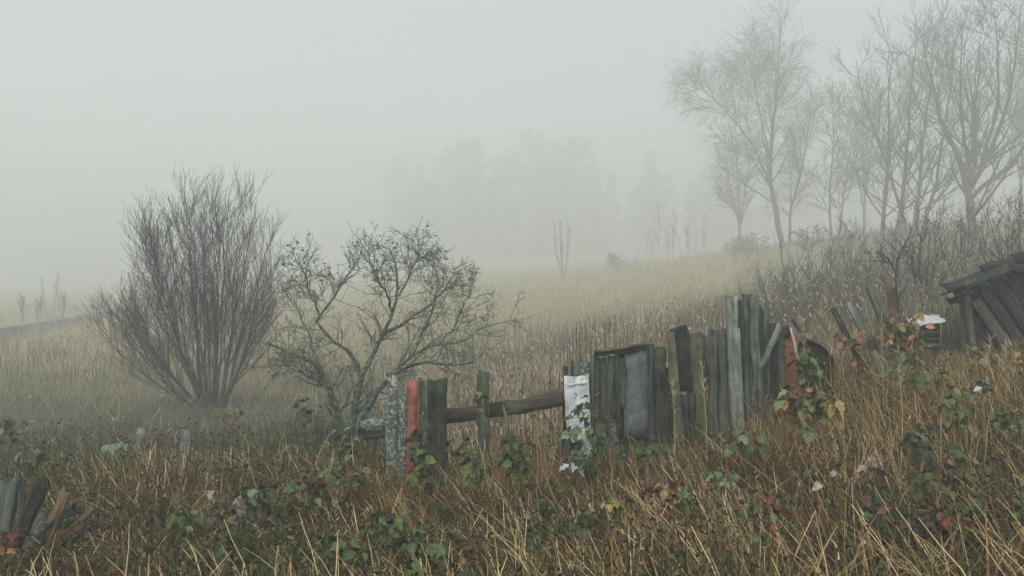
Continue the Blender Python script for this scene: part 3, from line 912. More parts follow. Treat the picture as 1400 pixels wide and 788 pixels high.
# gnarled apple tree behind the broken fence end
def apple():
    d0 = 12.3
    def PL(pts, n=12):
        return resample([W(p[0], p[1], d0 + (p[2] if len(p) > 2 else 0)) for p in pts], n)
    limbs = [
        ([(468, 612), (464, 575), (453, 535), (440, 508), (424, 492), (396, 484, -.2), (366, 470, -.4)], .10, .018),
        ([(480, 612), (486, 565), (492, 530), (494, 508), (506, 488), (521, 460), (536, 432), (545, 400), (541, 368), (531, 338)], .085, .01),
        ([(493, 510), (482, 482, -.1), (455, 466, -.3), (438, 452, -.4), (433, 440, -.4), (441, 425, -.4), (456, 408, -.4), (470, 385, -.5), (484, 362, -.5), (494, 345, -.5)], .045, .008),
        ([(436, 432, -.4), (430, 410, -.5), (420, 386, -.6), (409, 358, -.7)], .025, .006),
        ([(440, 508), (425, 470, .4), (418, 440, .6), (400, 415, .8), (385, 385, 1.0)], .035, .006),
        ([(484, 614, -.5), (494, 575, -.5), (514, 535, -.7), (536, 510, -.9), (562, 499, -1.1), (600, 496, -1.3), (648, 496, -1.5)], .075, .016),
        ([(530, 514, -.9), (558, 492, -.6), (578, 478, -.4), (618, 470, -.2), (660, 450, 0), (704, 437, .2)], .04, .006),
        ([(521, 460), (556, 440, .3), (588, 418, .5), (608, 398, .6), (622, 372, .7)], .04, .006),
        ([(560, 490, -.6), (582, 450, -.3), (594, 415, -.2), (598, 380, -.1), (590, 350, 0)], .04, .006),
        ([(536, 432), (528, 400, -.4), (512, 372, -.6), (505, 346, -.7)], .03, .006),
        ([(545, 405), (562, 375, .2), (570, 350, .2), (572, 330, .2)], .025, .005),
        ([(600, 472, -.2), (625, 440, .2), (640, 410, .5), (648, 385, .6)], .025, .005),
        ([(455, 530), (430, 520, -.5), (400, 505, -.8), (372, 500, -1)], .03, .006),
        ([(486, 565), (505, 545, .6), (530, 520, 1.0), (560, 480, 1.3), (575, 440, 1.4)], .045, .008),
    ]
    P = np.stack([PL(l[0]) for l in limbs])
    P[:, 1:-1] += rng.normal(0, .018, P[:, 1:-1].shape)
    R = np.stack([np.linspace(l[1] * .78, l[2] * .8, 12) for l in limbs])
    tr, cr, lv = Geo(), Geo(), Geo()
    tubes(tr, P, R, 8)
    C1, R1 = spawn(P, R, 24, .2, 1, 54, (.32, .85), .15, .14, 7, .34, .0055, .45)
    tubes(cr, C1, R1, 4)
    C2, R2 = spawn(C1, R1, 5, .2, 1, 48, (.16, .42), .2, .14, 5, .6, .004, .3)
    tubes(cr, C2, R2, 3)
    sel = rng.random(len(C2)) < .7
    C3, R3 = spawn(C2[sel], R2[sel], 2, .2, 1, 45, (.08, .22), .2, .12, 4, .7, .0034, .2)
    tubes(cr, C3, R3, 3)
    tips = np.concatenate([C2[:, -1], C2[:, -2], C3[:, -1]])
    hi = tips[:, 2] > (CAMZ + .15)
    pick = rng.random(len(tips)) < np.where(hi, .13, .035)
    leaf_cards(lv, tips[pick], .065, 1.0)
    b = base_at(480, d0)
    add_tree('apple_tree', b, 'gnarled lichen covered apple tree with few leaves behind broken fence', 'tree', tr, cr, lv, mt='twig_apple', mc='twig_apple')
apple()

def general_tree(name, base, label, stems, l1, l2, l3, mt='tree', mc='tree', group=None, leaves=0, cat='tree', k=(7, 4, 3), leafsize=.06, s=1.0):
    """stems: list of (polyline, r0, r1); l1..l3 = spawn arguments"""
    P = np.stack([resample(q[0], 12) for q in stems]); R = np.stack([np.linspace(q[1] * (s if s == 1 else s * .62), q[2] * (s if s == 1 else s * .55), 12) for q in stems])
    def sc_(a):
        a = list(a); a[4] = (a[4][0] * s, a[4][1] * s); a[9] = a[9] * s
        return a
    l1, l2, l3 = sc_(l1), (sc_(l2) if l2 else None), (sc_(l3) if l3 else None)
    P[:, 1:-1] += rng.normal(0, R[:, 1:-1, None] * .35, P[:, 1:-1].shape)
    tr, cr, lv = Geo(), Geo(), Geo()
    tubes(tr, P, R, k[0])
    C1, R1 = spawn(P, R, *l1); tubes(cr, C1, R1, k[1])
    tips = C1[:, -1]
    if l2:
        C2, R2 = spawn(C1, R1, *l2); tubes(cr, C2, R2, k[2]); tips = C2[:, -1]
        if l3:
            C3, R3 = spawn(C2, R2, *l3); tubes(cr, C3, R3, 3); tips = np.concatenate([C2[:, -1], C3[:, -1]])
    if leaves:
        leaf_cards(lv, tips[rng.random(len(tips)) < leaves], leafsize, 1.0)
    return add_tree(name, base, label, cat, tr, cr, lv if leaves else None, group, mt, mc)

def rooted(pts, d):
    """polyline from pixels, its first point dropped to the ground"""
    P = [W(p[0], p[1], d + (p[2] if len(p) > 2 else 0)) for p in pts]
    P[0].z = min(hz(P[0].x, P[0].y) - .1, P[1].z - .1)
    return P

# birch
dB = 85
general_tree('birch_tree', base_at(1069, dB), 'tall pale bare birch with drooping twigs fading in fog', 
    [(rooted([(1071, 335), (1062, 290), (1052, 245), (1056, 180), (1063, 110), (1067, 22)], dB), .34, .03),
     (rooted([(1078, 335), (1080, 290), (1092, 250), (1102, 200), (1108, 150)], dB + .6), .16, .02),
     ([W(1052, 250, dB), W(1030, 200, dB - 1), W(1000, 160, dB - 1.5), W(968, 128, dB - 2), W(944, 116, dB - 2)], .14, .02),
     ([W(1054, 220, dB), W(1040, 160, dB + 1), W(1030, 110, dB + 1.5), W(1022, 70, dB + 2)], .12, .02)],
    (28, .18, .98, 44, (3.0, 5.6), .4, .07, 8, .38, .02, .6),
    (9, .15, 1, 38, (1.0, 2.4), -.1, .09, 6, .5, .012, .3),
    (5, .2, 1, 34, (.7, 1.7), -.9, .09, 5, .6, .008, .2), mt='tree', mc='tree', s=1.65)
# slim tree between birch and maple
general_tree('slim_tree', base_at(1135, 78), 'thin bare tree between the birch and the big forked trees', 
    [(rooted([(1136, 335), (1134, 270), (1140, 200), (1138, 140)], 78), .14, .015), (rooted([(1146, 335), (1152, 280), (1160, 220), (1166, 175)], 78.5), .1, .015)],
    (22, .2, 1, 42, (1.6, 3.4), .4, .08, 7, .45, .022, .5), (6, .2, 1, 36, (.7, 1.5), .1, .08, 5, .6, .014, .3), (3, .2, 1, 34, (.4, .9), 0, .08, 4, .6, .011, .2), s=1.6)
# clump of upright stems (maple)
dM = 64
general_tree('maple_tree', base_at(1238, dM), 'broad bare tree of several upright trunks left of the forked tree',
    [(rooted([(1206, 318), (1210, 270), (1216, 200), (1214, 130), (1222, 62)], dM), .20, .03),
     (rooted([(1228, 318), (1236, 260), (1242, 190), (1246, 120), (1254, 50)], dM + .5), .24, .03),
     (rooted([(1252, 318), (1256, 260), (1262, 190), (1272, 120), (1276, 52)], dM - .5), .22, .03),
     (rooted([(1240, 318), (1222, 250), (1196, 180), (1176, 120), (1170, 82)], dM + 1), .17, .025),
     (rooted([(1262, 318), (1282, 240), (1292, 170), (1302, 100), (1306, 55)], dM + .8), .2, .025)],
    (21, .1, .98, 40, (2.2, 4.6), .5, .06, 8, .4, .02, .6),
    (8, .2, 1, 32, (.9, 2.0), .4, .08, 5, .5, .010, .3),
    (3, .2, 1, 30, (.5, 1.1), .3, .07, 4, .6, .0075, .2), s=1.55)
# forked trunk at the right
dF = 58
general_tree('forked_tree', base_at(1330, dF), 'big bare tree with thick forking trunk at the hill edge',
    [(rooted([(1331, 330), (1328, 285), (1324, 255), (1306, 210), (1284, 160), (1270, 100), (1262, 60)], dF), .36, .03),
     ([W(1326, 262, dF), W(1332, 220, dF), W(1330, 160, dF), W(1340, 100, dF), W(1338, 62, dF)], .26, .03),
     ([W(1326, 258, dF), W(1350, 215, dF - .6), W(1372, 160, dF - 1), W(1388, 90, dF - 1), W(1394, 20, dF - 1)], .22, .025),
     ([W(1328, 250, dF), W(1318, 180, dF + 1), W(1312, 110, dF + 1.4), W(1316, 40, dF + 1.5)], .18, .025),
     ([W(1340, 235, dF), W(1364, 150, dF + .8), W(1366, 80, dF + 1), W(1360, 15, dF + 1.2)], .18, .025),
     ([W(1327, 272, dF), W(1350, 250, dF), W(1385, 225, dF), W(1430, 150, dF), W(1460, 70, dF)], .2, .025)],
    (16, .1, .98, 40, (2.0, 4.2), .45, .07, 8, .4, .02, .5),
    (7, .2, 1, 36, (.9, 1.9), .35, .08, 5, .5, .010, .3),
    (3, .2, 1, 30, (.5, 1.1), .3, .07, 4, .6, .0075, .2), s=1.55)
# trees further right, just outside the frame, and dimmer ones behind
for (px, dd, hpx, lab) in [(1470, 62, 300, 'bare tree at the far right end of the hillside trees'), (1180, 98, 210, 'dim bare tree in the fog behind the thin tree'),
                           (1010, 104, 170, 'faint low bare tree left of the birch foot'), (1395, 88, 250, 'dim bare tree behind the forked tree')]:
    bb = base_at(px, dd); hh = hpx / FPX * dd
    q = Vector(bb)
    general_tree('bare_tree', bb, lab,
        [([q + Vector((0, 0, -.1)), q + Vector((.2, 0, hh * .3)), q + Vector((-.2, .2, hh * .65)), q + Vector((.1, 0, hh))], .2, .03),
         ([q + Vector((.2, 0, hh * .25)), q + Vector((1.2, .4, hh * .55)), q + Vector((1.8, .4, hh * .85))], .12, .02),
         ([q + Vector((0.1, 0, hh * .2)), q + Vector((-1.2, -.3, hh * .5)), q + Vector((-2.0, -.4, hh * .8))], .12, .02)],
        (18, .2, .98, 38, (2.0, 4.0), .45, .07, 7, .45, .03, .5), (7, .2, 1, 34, (.9, 1.9), .3, .07, 5, .55, .018, .3), (2, .3, 1, 30, (.5, 1), .2, .07, 4, .6, .014, .2), s=1.6)

def bush(px, d, top, wpx, label, n=9, name='bare_bush', leaves=0, mc='twig', cat='bush', group=None, dens=1.0, leafsize=.045):
    b = np.array(base_at(px, d)); hh = max((W(px, top, d).z - b[2]), .3); hw = wpx / 2 / FPX * d
    st = []
    for i in range(n):
        a = rng.uniform(0, 6.28); r_ = rng.uniform(.1, 1.0)
        p0 = Vector(b) + Vector((math.cos(a) * .12, math.sin(a) * .12, -.1))
        tp = Vector(b) + Vector((math.cos(a) * hw * r_, math.sin(a) * hw * r_, hh * rng.uniform(.6, .98) * (1 - .25 * r_)))
        mid = p0.lerp(tp, .5) + Vector((math.cos(a) * hw * .15, math.sin(a) * hw * .15, 0))
        st.append(([p0, mid, tp], .010 + .0045 * hh, .004))
    s = hh / 2.5
    return general_tree(name, tuple(b), label, st,
        (int(9 * dens), .2, 1, 38, (.6 * s, 1.3 * s), .4, .10, 6, .6, .005, .45), (int(4 * dens), .2, 1, 38, (.25 * s, .6 * s), .3, .10, 4, .6, .0038, .3), (1, .3, 1, 35, (.12 * s, .3 * s), .2, .1, 3, .7, .0032, .2),
        mt='twig', mc=mc, cat=cat, group=group, leaves=leaves, leafsize=leafsize, k=(5, 3, 3))
bush(1095, 21, 318, 90, 'bare dark bush just behind the fence end', n=7)
bush(1150, 26, 300, 100, 'bare bush between the fence end bush and the dark sapling', n=8)
bush(1196, 23, 335, 80, 'bare bush behind the long leaning grey board', n=6)
bush(1262, 19, 268, 120, 'bare shrub with few withered leaves left of the shed roof', n=8, leaves=.12)
bush(1315, 24, 262, 110, 'tall loose shrub with scattered leaves behind the shed', n=8, leaves=.12)
bush(1405, 18, 238, 140, 'dense leafy edged shrub rising over the shed roof', n=12, leaves=.22, dens=1.2)
bush(1060, 27, 345, 70, 'low grey bush in the field left of the fence end bush', n=6)
bush(1235, 34, 300, 110, 'dim bush in front of the upright trunks', n=8)
bush(1165, 38, 315, 120, 'faint bush in the fog below the thin tree', n=8)
# the dark sapling with crooked top
dS = 15
general_tree('crooked_sapling', base_at(1228, dS), 'dark crooked leafless sapling behind the reddish post',
    [(rooted([(1230, 440), (1226, 400), (1224, 370), (1214, 352), (1196, 345)], dS), .04, .01),
     ([W(1225, 380, dS), W(1228, 350, dS), W(1240, 330, dS), W(1246, 312, dS)], .03, .008),
     ([W(1220, 360, dS), W(1206, 358, dS), W(1190, 356, dS)], .018, .006)],
    (9, .3, 1, 50, (.25, .6), .3, .15, 6, .5, .006, .3), (3, .3, 1, 45, (.1, .25), .3, .12, 4, .6, .004, .3), None, mt='twig', mc='twig')
# low dim hedge at the foot of the birch
for px, top, dd, lab in [(1025, 318, 74, 'low dim bush at the foot of the birch'), (1000, 326, 85, 'pale low bush fading in fog left of the birch'), (1108, 310, 70, 'dim bush right of the birch foot'),
                         (845, 345, 92, 'faint low bush at the field edge below the far wood')]:
    bush(px, dd, top, 60, lab, n=12, dens=1.2, leaves=.5, leafsize=.2)
# saplings in the field
def sapling(px, d, top, wpx, label, n=7, group=None, r0=.024):
    b = np.array(base_at(px, d)); hh = W(px, top, d).z - b[2]; hw = wpx / 2 / FPX * d
    st = []
    for i in range(n):
        a = rng.uniform(0, 6.28); r_ = rng.uniform(.0, 1.0) if n > 2 else .15
        p0 = Vector(b) + Vector((math.cos(a) * .1, math.sin(a) * .1, -.1))
        tp = Vector(b) + Vector((math.cos(a) * hw * r_, math.sin(a) * hw * r_, hh * rng.uniform(.8, 1) * (1 - .3 * r_)))
        mid = p0.lerp(tp, .55) + Vector((math.cos(a) * hw * .2 * r_, math.sin(a) * hw * .2 * r_, 0))
        st.append(([p0, mid, tp], r0, r0 * .4))
    general_tree('sapling', tuple(b), label, st, (10, .3, 1, 26, (.5, 1.2), .5, .05, 5, .6, .012, .5), (2, .3, 1, 26, (.3, .6), .3, .05, 4, .7, .009, .3), None, group=group, k=(5, 3, 3), cat='sapling')
sapling(771, 84, 284, 46, 'fan shaped bare sapling alone in the straw field', n=9)
for px, top in ((900, 272), (913, 300), (921, 276), (937, 268), (946, 300), (962, 280), (889, 305)):
    sapling(px, 92 + rng.uniform(-6, 9), top, 26, 'thin bare sapling pole in the row before the far wood', n=3, group='thin saplings before the far wood', r0=.011)
sapling(68, 72, 346, 26, 'slender bare sapling beyond the dark earth track', n=3)
for px, top, dd in ((30, 402, 66), (52, 400, 68), (85, 398, 70), (128, 405, 74), (145, 402, 76)):
    sapling(px, dd, top, 20, 'dark dry weed clump beyond the earth track', n=5, group='dry weeds beyond the earth track')

# reddish young shoots behind the fence
def shoots(name, label, items, d, mat='twig_red', r0=.007):
    bx, bd = items[0][0], d
    b = base_at(sum(i[0] for i in items) / len(items), d)
    G = Geo()
    for (x0, x1, top) in items:
        dd = d + rng.uniform(-.15, .15)
        q = W(x1, top, dd); p = Vector((W(x0, 500, dd).x, dd, 0)); p.z = hz(p.x, dd) - .05
        m1 = p.lerp(q, .5) + Vector((rng.normal(0, .02), 0, 0))
        P = resample([p, m1, q], 6)[None]
        R = np.linspace(r0, .003, 6)[None]
        tubes(G, P, R, 4)
        if rng.random() < .5:
            C, Rc = spawn(P, R, 2, .6, .95, 22, (.12, .35), .5, .05, 4, .7, .003, .3)
            tubes(G, C, Rc, 3)
    t = thing(name, b, label, 'shrub')
    ob('stems', G.mesh('stems', M[mat], b), t)
shoots('red_shoots', 'reddish bare shoots rising behind the white board', [(774, 770, 466), (778, 776, 470), (782, 779, 460), (786, 788, 440), (789, 793, 436), (794, 795, 446), (797, 800, 438), (800, 802, 450), (808, 810, 444), (812, 815, 460), (785, 783, 452), (805, 806, 470)], 8.75)
shoots('red_shoots', 'reddish bare shoots rising behind the old door', [(822, 834, 432), (834, 841, 430), (836, 858, 448), (838, 848, 462), (830, 826, 440), (828, 843, 468)], 8.8)
shoots('thin_shoots', 'thin dark shoots standing behind the sagging rail', [(700, 698, 505), (712, 716, 508), (722, 720, 520), (738, 737, 496), (748, 752, 505), (756, 752, 498), (742, 745, 520), (690, 684, 530), (730, 728, 512), (764, 766, 480)], 8.9, r0=.005)

# ------------------------------------------------------------------ far wood, one dim mass in the fog
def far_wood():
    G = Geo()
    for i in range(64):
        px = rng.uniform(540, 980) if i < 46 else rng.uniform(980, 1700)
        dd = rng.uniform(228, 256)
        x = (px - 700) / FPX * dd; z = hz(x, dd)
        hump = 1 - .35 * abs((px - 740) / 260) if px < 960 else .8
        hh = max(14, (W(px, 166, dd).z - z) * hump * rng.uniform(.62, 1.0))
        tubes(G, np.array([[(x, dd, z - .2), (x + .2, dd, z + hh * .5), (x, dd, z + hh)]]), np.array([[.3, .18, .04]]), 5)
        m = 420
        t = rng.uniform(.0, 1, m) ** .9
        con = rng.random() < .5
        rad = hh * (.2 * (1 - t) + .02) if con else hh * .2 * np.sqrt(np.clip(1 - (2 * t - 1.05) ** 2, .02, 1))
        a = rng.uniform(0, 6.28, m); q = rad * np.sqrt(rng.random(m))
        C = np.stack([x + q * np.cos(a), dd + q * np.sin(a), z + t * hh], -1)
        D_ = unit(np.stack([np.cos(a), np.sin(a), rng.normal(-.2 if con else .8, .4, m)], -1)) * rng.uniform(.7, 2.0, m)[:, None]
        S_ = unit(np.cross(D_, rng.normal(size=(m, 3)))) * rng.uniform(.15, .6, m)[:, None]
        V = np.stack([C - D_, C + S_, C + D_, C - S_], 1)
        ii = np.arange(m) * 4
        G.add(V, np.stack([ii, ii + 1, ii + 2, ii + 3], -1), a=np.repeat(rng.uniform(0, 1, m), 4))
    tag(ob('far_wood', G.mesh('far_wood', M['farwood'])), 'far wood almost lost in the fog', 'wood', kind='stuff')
far_wood()

# ------------------------------------------------------------------ meadow and weeds (uncountable)
def scatter(n, pxr, dr, power=1.0):
    """ground points spread over a sector of the field, denser near"""
    u = rng.random(n)
    a, b = dr
    d_ = (a ** (1 - power) + u * (b ** (1 - power) - a ** (1 - power))) ** (1 / (1 - power)) if power != 1 else a * (b / a) ** u
    px = rng.uniform(pxr[0], pxr[1], n)
    x = (px - 700) / FPX * d_
    return x, d_, px
def off_track(x, y):
    d2 = ((x[:, None] - TRK[None, :, 0]) ** 2 + (y[:, None] - TRK[None, :, 1]) ** 2).min(1)
    return d2 > 2.8 ** 2

def meadow():
    Gs, Gw, Gp, Gg = Geo(), Geo(), Geo(), Geo()
    x, y, px = scatter(164000, (-380, 1860), (9.5, 125), .85)
    keep = off_track(x, y) & ~((px > 1060) & (y < 13)) & (rng.random(len(x)) < .45 + .55 * vnoise(x, y, 2.0, 4))
    x, y, px = x[keep], y[keep], px[keep]
    z = H(x, y)
    nz_ = vnoise(x, y, 9, 1); n2 = vnoise(x, y, 3.0, 2)
    # which kind grows where
    greenish = np.clip((nz_ - .45) * 2, 0, 1) * np.where(px < 420, 1.0, .25) * np.clip((30 - y) / 14, 0, 1) + np.where((px < 520) & (y < 21), .7, np.where((px < 560) & (y < 26), .3, 0))
    weedy = np.clip(1.25 - np.abs(y - 26) / 14, 0, 1) * np.where(px > 600, .95, .35) * np.clip(n2 * 1.8, 0, 1) + np.where((px > 1000) & (y > 14), .4, 0)
    weedy = weedy + np.where((px < 90) & (y > 20) & (y < 34), .4, 0)
    u = rng.random(len(x))
    kind = np.where(u < greenish, 2, np.where(u < greenish + weedy, 1, 0))
    L = np.where(kind == 2, rng.uniform(.2, .5, len(x)), np.where(kind == 1, rng.uniform(.45, 1.15, len(x)), rng.uniform(.4, 1.0, len(x)))) * (.7 + .5 * n2)
    near = np.clip((16 - y) / 6, 0, 1)
    L *= 1 - .25 * near
    lim = np.where((px < 560) & (y < 21), np.where(y < 17.5, .36, .6), 2.0); L = np.minimum(L, lim * rng.uniform(.6, 1.1, len(x)))
    w = (.0045 + .00034 * y) * rng.uniform(.7, 1.5, len(x))
    for kk, G in ((0, Gs), (1, Gw), (2, Gg)):
        s = kind == kk
        m = s.sum()
        B = np.stack([x[s], y[s], z[s] - .03], -1)
        az = rng.uniform(0, 6.283, m)
        ln = np.abs(rng.normal(.2 if kk != 2 else .55, .2, m)) + np.where((px[s] < 560) & (y[s] < 21), .35, 0)
        P = ribbons(G, B, L[s], az, ln, np.abs(rng.normal(.3 if kk == 0 else .15, .25, m)), w[s], 4, kink=.16)
        if kk in (0, 1):
            pr = rng.random(m) < (.40 if kk == 0 else .30) * np.where((y[s] < 24) & (px[s] < 600), .15, 1.0)
            tip = P[pr, -1]; mm = pr.sum(); yy = y[s][pr]
            l = rng.uniform(.08, .22, mm); ww = (.012 + .0003 * yy) * rng.uniform(.8, 1.6, mm)
            aa = az[pr]; D_ = np.stack([np.cos(aa) * .5, np.sin(aa) * .5, rng.uniform(.2, 1.0, mm)], -1) * l[:, None]
            S_ = np.stack([ww, ww * .3, 0 * ww], -1)
            tip = tip - D_ * .6
            V = np.stack([tip, tip + D_ * .4 + S_, tip + D_, tip + D_ * .4 - S_], 1)
            ii = np.arange(mm) * 4
            Gp.add(V, np.stack([ii, ii + 1, ii + 2, ii + 3], -1), a=np.repeat(rng.uniform(0, 1, mm), 4))
    tag(ob('meadow_straw', Gs.mesh('meadow_straw', M['meadow'])), 'pale dry straw grass covering the foggy field', 'grass', kind='stuff')
    tag(ob('meadow_weeds', Gw.mesh('meadow_weeds', M['mweed'])), 'dark dead weeds standing in bands across the field', 'weeds', kind='stuff')
    tag(ob('grass_plumes', Gp.mesh('grass_plumes', M['plume'])), 'pale feathery grass plumes over the field', 'grass plumes', kind='stuff')
    tag(ob('meadow_grass', Gg.mesh('meadow_grass', M['mgreen'])), 'short green grass at the left of the meadow', 'grass', kind='stuff')
meadow()

YL = np.array([(-200, 660), (0, 655), (100, 620), (200, 605), (300, 612), (400, 610), (500, 622), (560, 632), (610, 640), (650, 592), (740, 572), (790, 600), (880, 590), (950, 585), (1000, 575), (1050, 545), (1090, 530), (1120, 500), (1150, 484), (1220, 488), (1300, 476), (1400, 470), (1600, 455)], float)
def ylim(px):
    return np.interp(px, YL[:, 0], YL[:, 1])
def cap(x, y, z, L, up, spread=.55, out=.09):
    """longest growth allowed where the fence and tub stay in view"""
    px = 700 + x / y * FPX
    yl = ylim(px); yl = yl + (800 - yl) * np.clip((7.9 - y) / 3.2, 0, 1) * np.interp(px, [0, 650, 950], [.9, .82, .66])
    zl = CAMZ + (394 - yl) / FPX * y
    room = np.clip(zl - z, .08, 3)
    f = room * np.where(rng.random(len(x)) < out, rng.uniform(1, 1.3, len(x)), rng.uniform(1 - spread, 1.0, len(x)))
    return np.minimum(L, f / np.maximum(up, .15))

def near_points(n, clump=0, d0=3.4, d1=9.4):
    if clump:
        c = near_points(clump, 0, d0, d1)
        i = rng.integers(0, len(c[0]), n)
        x = c[0][i] + rng.normal(0, .10, n); y = c[1][i] + rng.normal(0, .10, n)
    else:
        y = np.sqrt(rng.uniform(d0 ** 2, d1 ** 2, n)); x = rng.uniform(-1.0, 1.15, n) * y
    px = 700 + x / y * FPX
    # on the right the weeds run on up to the shed
    far = (px > 1065) & (rng.random(n) < .5)
    y = np.where(far, rng.uniform(8.2, 11.6, n), y); x = np.where(far, (px - 700) / FPX * y, x)
    ok = (y > d0 * .9)
    return x[ok], y[ok]

def thicket():
    Gs, Gl, Gd, Gg, Gf = Geo(), Geo(), Geo(), Geo(), Geo()
    # upright and leaning straw in clumps
    x, y = near_points(38000, 1200)
    px = 700 + x / y * FPX
    keep = rng.random(len(x)) < np.where(px < 130, .4, np.where(px < 420, .65, np.where(px < 700, .8, 1.0))) * (.5 + .5 * vnoise(x, y, 1.2, 8))
    x, y, px = x[keep], y[keep], px[keep]
    z = H(x, y); m = len(x)
    cl = vnoise(x, y, .5, 5)
    lean = np.abs(rng.normal(.28, .22, m)); bend = np.abs(rng.normal(.35, .35, m))
    az = math.pi * .97 + rng.normal(0, 1.2, m) + (vnoise(x, y, 1.5, 6) - .5) * 5
    fall = rng.random(m) < .24
    lean[fall] = rng.uniform(.8, 1.35, fall.sum()); bend[fall] = rng.normal(.1, .2, fall.sum())
    L = rng.uniform(.35, 1.05, m) * (.7 + .5 * cl)
    L = cap(x, y, z, L, np.cos(np.clip(lean + bend * .5, 0, 1.5)))
    w = rng.uniform(.004, .011, m)
    rn = np.clip(rng.normal(.36, .22, m) + (cl - .5) * .5 + np.interp(px, [0, 700, 1100], [-.12, -.06, .03]), 0, 1)
    P = ribbons(Gs, np.stack([x, y, z - .02], -1), L, az, lean, bend, w, 4, .8, .08, rn)
    # thicker belts along the foot of the fence and over the bank below the shed
    def belt(n, pxr, dr, lo, hi, rmean):
        pb = rng.uniform(*pxr, n); yb = rng.uniform(*dr, n); xb = (pb - 700) / FPX * yb
        kp = rng.random(n) < .35 + .65 * vnoise(xb, yb, .7, 31)
        xb, yb = xb[kp], yb[kp]; zb = H(xb, yb); k = len(xb)
        lb = np.abs(rng.normal(.25, .2, k)); bb = np.abs(rng.normal(.3, .3, k))
        Lb = cap(xb, yb, zb, rng.uniform(lo, hi, k), np.cos(np.clip(lb + bb * .5, 0, 1.5)), .42, .07)
        ribbons(Gs, np.stack([xb, yb, zb - .02], -1), Lb, math.pi * .97 + rng.normal(0, 1.1, k), lb, bb, rng.uniform(.004, .0105, k), 5, .8, .07, np.clip(rng.normal(rmean, .22, k), 0, 1))
    belt(6500, (440, 1090), (6.9, 7.95), .45, 1.1, .4)
    belt(13000, (1050, 1900), (7.4, 11.6), .5, 1.2, .46)
    belt(2600, (-150, 460), (6.6, 9.4), .4, .8, .26)
    # long pale straws lying through the tangle
    x2, y2 = near_points(11000, 1450)
    kp = rng.random(len(x2)) < np.interp(x2 / y2, [-.6, 0, .3], [.55, .75, 1]); x2, y2 = x2[kp], y2[kp]
    z2 = H(x2, y2); m2 = len(x2)
    l2 = np.abs(rng.normal(.45, .35, m2)); b2 = rng.normal(.25, .3, m2)
    L2 = cap(x2, y2, z2, rng.uniform(.45, 1.15, m2), np.cos(np.clip(l2 + b2 * .5, 0, 1.45)), .5, .09)
    ribbons(Gs, np.stack([x2, y2, z2], -1), L2, math.pi * .97 + rng.normal(0, 1.1, m2), l2, b2, rng.uniform(.0055, .0105, m2), 6, .6, .06, np.clip(rng.normal(.86, .12, m2), 0, 1))
    # broad dead grass leaves arching over
    x2, y2 = near_points(8500, 850)
    z2 = H(x2, y2); m2 = len(x2)
    L2 = cap(x2, y2, z2, rng.uniform(.3, .75, m2), np.full(m2, .75), .5, .05)
    ribbons(Gs, np.stack([x2, y2, z2], -1), L2, rng.uniform(0, 6.283, m2), np.abs(rng.normal(.2, .2, m2)), rng.uniform(.9, 2.3, m2), rng.uniform(.007, .014, m2), 6, .85, .06, np.clip(rng.normal(.4, .25, m2), 0, 1))
    # seed heads on some
    s = (rng.random(m) < .06) & ~fall
    tp = P[s, -1]; mm = s.sum()
    for j in range(5):
        B = tp - (P[s, -1] - P[s, -2]) * (j * .22) + rng.normal(0, .006, (mm, 3))
        ribbons(Gs, B, rng.uniform(.02, .055, mm), rng.uniform(0, 6.28, mm), rng.uniform(.3, 1.1, mm), rng.uniform(0, .6, mm), rng.uniform(.006, .012, mm), 3, .6, 0, rng.uniform(.5, 1, mm))
    # matted litter
    x, y = near_points(50000)
    z = H(x, y); m = len(x)
    ribbons(Gl, np.stack([x, y, z + rng.uniform(0, .16, m)], -1), rng.uniform(.12, .45, m), rng.uniform(0, 6.28, m), rng.uniform(.7, 1.6, m), rng.normal(.2, .4, m), rng.uniform(.004, .010, m), 3, .7, .12)
    # dark branching weed stems
    x, y = near_points(8200, 720)
    z = H(x, y); m = len(x); cl = vnoise(x, y, .8, 15)
    lean = np.abs(rng.normal(.16, .16, m)); az = math.pi + rng.normal(0, 1.2, m)
    L = cap(x, y, z, rng.uniform(.5, 1.15, m), np.cos(lean), .5, .08)
    Pst = ribbons(Gd, np.stack([x, y, z - .02], -1), L, az, lean, np.abs(rng.normal(.1, .15, m)), rng.uniform(.005, .011, m), 6, .6, .05)
    Rr = np.full(Pst.shape[:2], .004)
    C, _ = spawn(Pst, Rr, 5, .35, .97, 38, (.08, .26), .4, .1, 4, 1, .002, .4)
    mc = len(C)
    Dn = C[:, -1] - C[:, 0]; ll = np.linalg.norm(Dn, axis=1)
    ribbons(Gd, C[:, 0], ll, np.arctan2(Dn[:, 1], Dn[:, 0]), np.arccos(np.clip(Dn[:, 2] / ll, -1, 1)), np.zeros(mc), rng.uniform(.003, .005, mc), 3, .6, .1)
    # withered little leaves on the side twigs
    tips = np.concatenate([C[:, -1], C[:, -2], C[:, 1]])
    tips = tips[rng.random(len(tips)) < .42]
    leaf_cards(Gf, tips, .038, 1.2)
    # undergrowth leaves low down
    x, y = near_points(20000, 500)
    z = H(x, y)
    leaf_cards(Gf, np.stack([x, y, z + np.abs(rng.normal(.12, .14, len(x)))], -1), .062, .6)
    pb = rng.uniform(-200, 540, 5200); yb = rng.uniform(7.6, 13.5, 5200); xb = (pb - 700) / FPX * yb
    kp = rng.random(5200) < vnoise(xb, yb, 1.4, 41) ** 1.5 * 1.4
    xb, yb = xb[kp], yb[kp]; zb = H(xb, yb); k = len(xb)
    Ps = ribbons(Gd, np.stack([xb, yb, zb - .02], -1), rng.uniform(.25, .7, k), rng.uniform(0, 6.28, k), np.abs(rng.normal(.2, .2, k)), np.abs(rng.normal(.15, .2, k)), rng.uniform(.006, .012, k), 5, .6, .08)
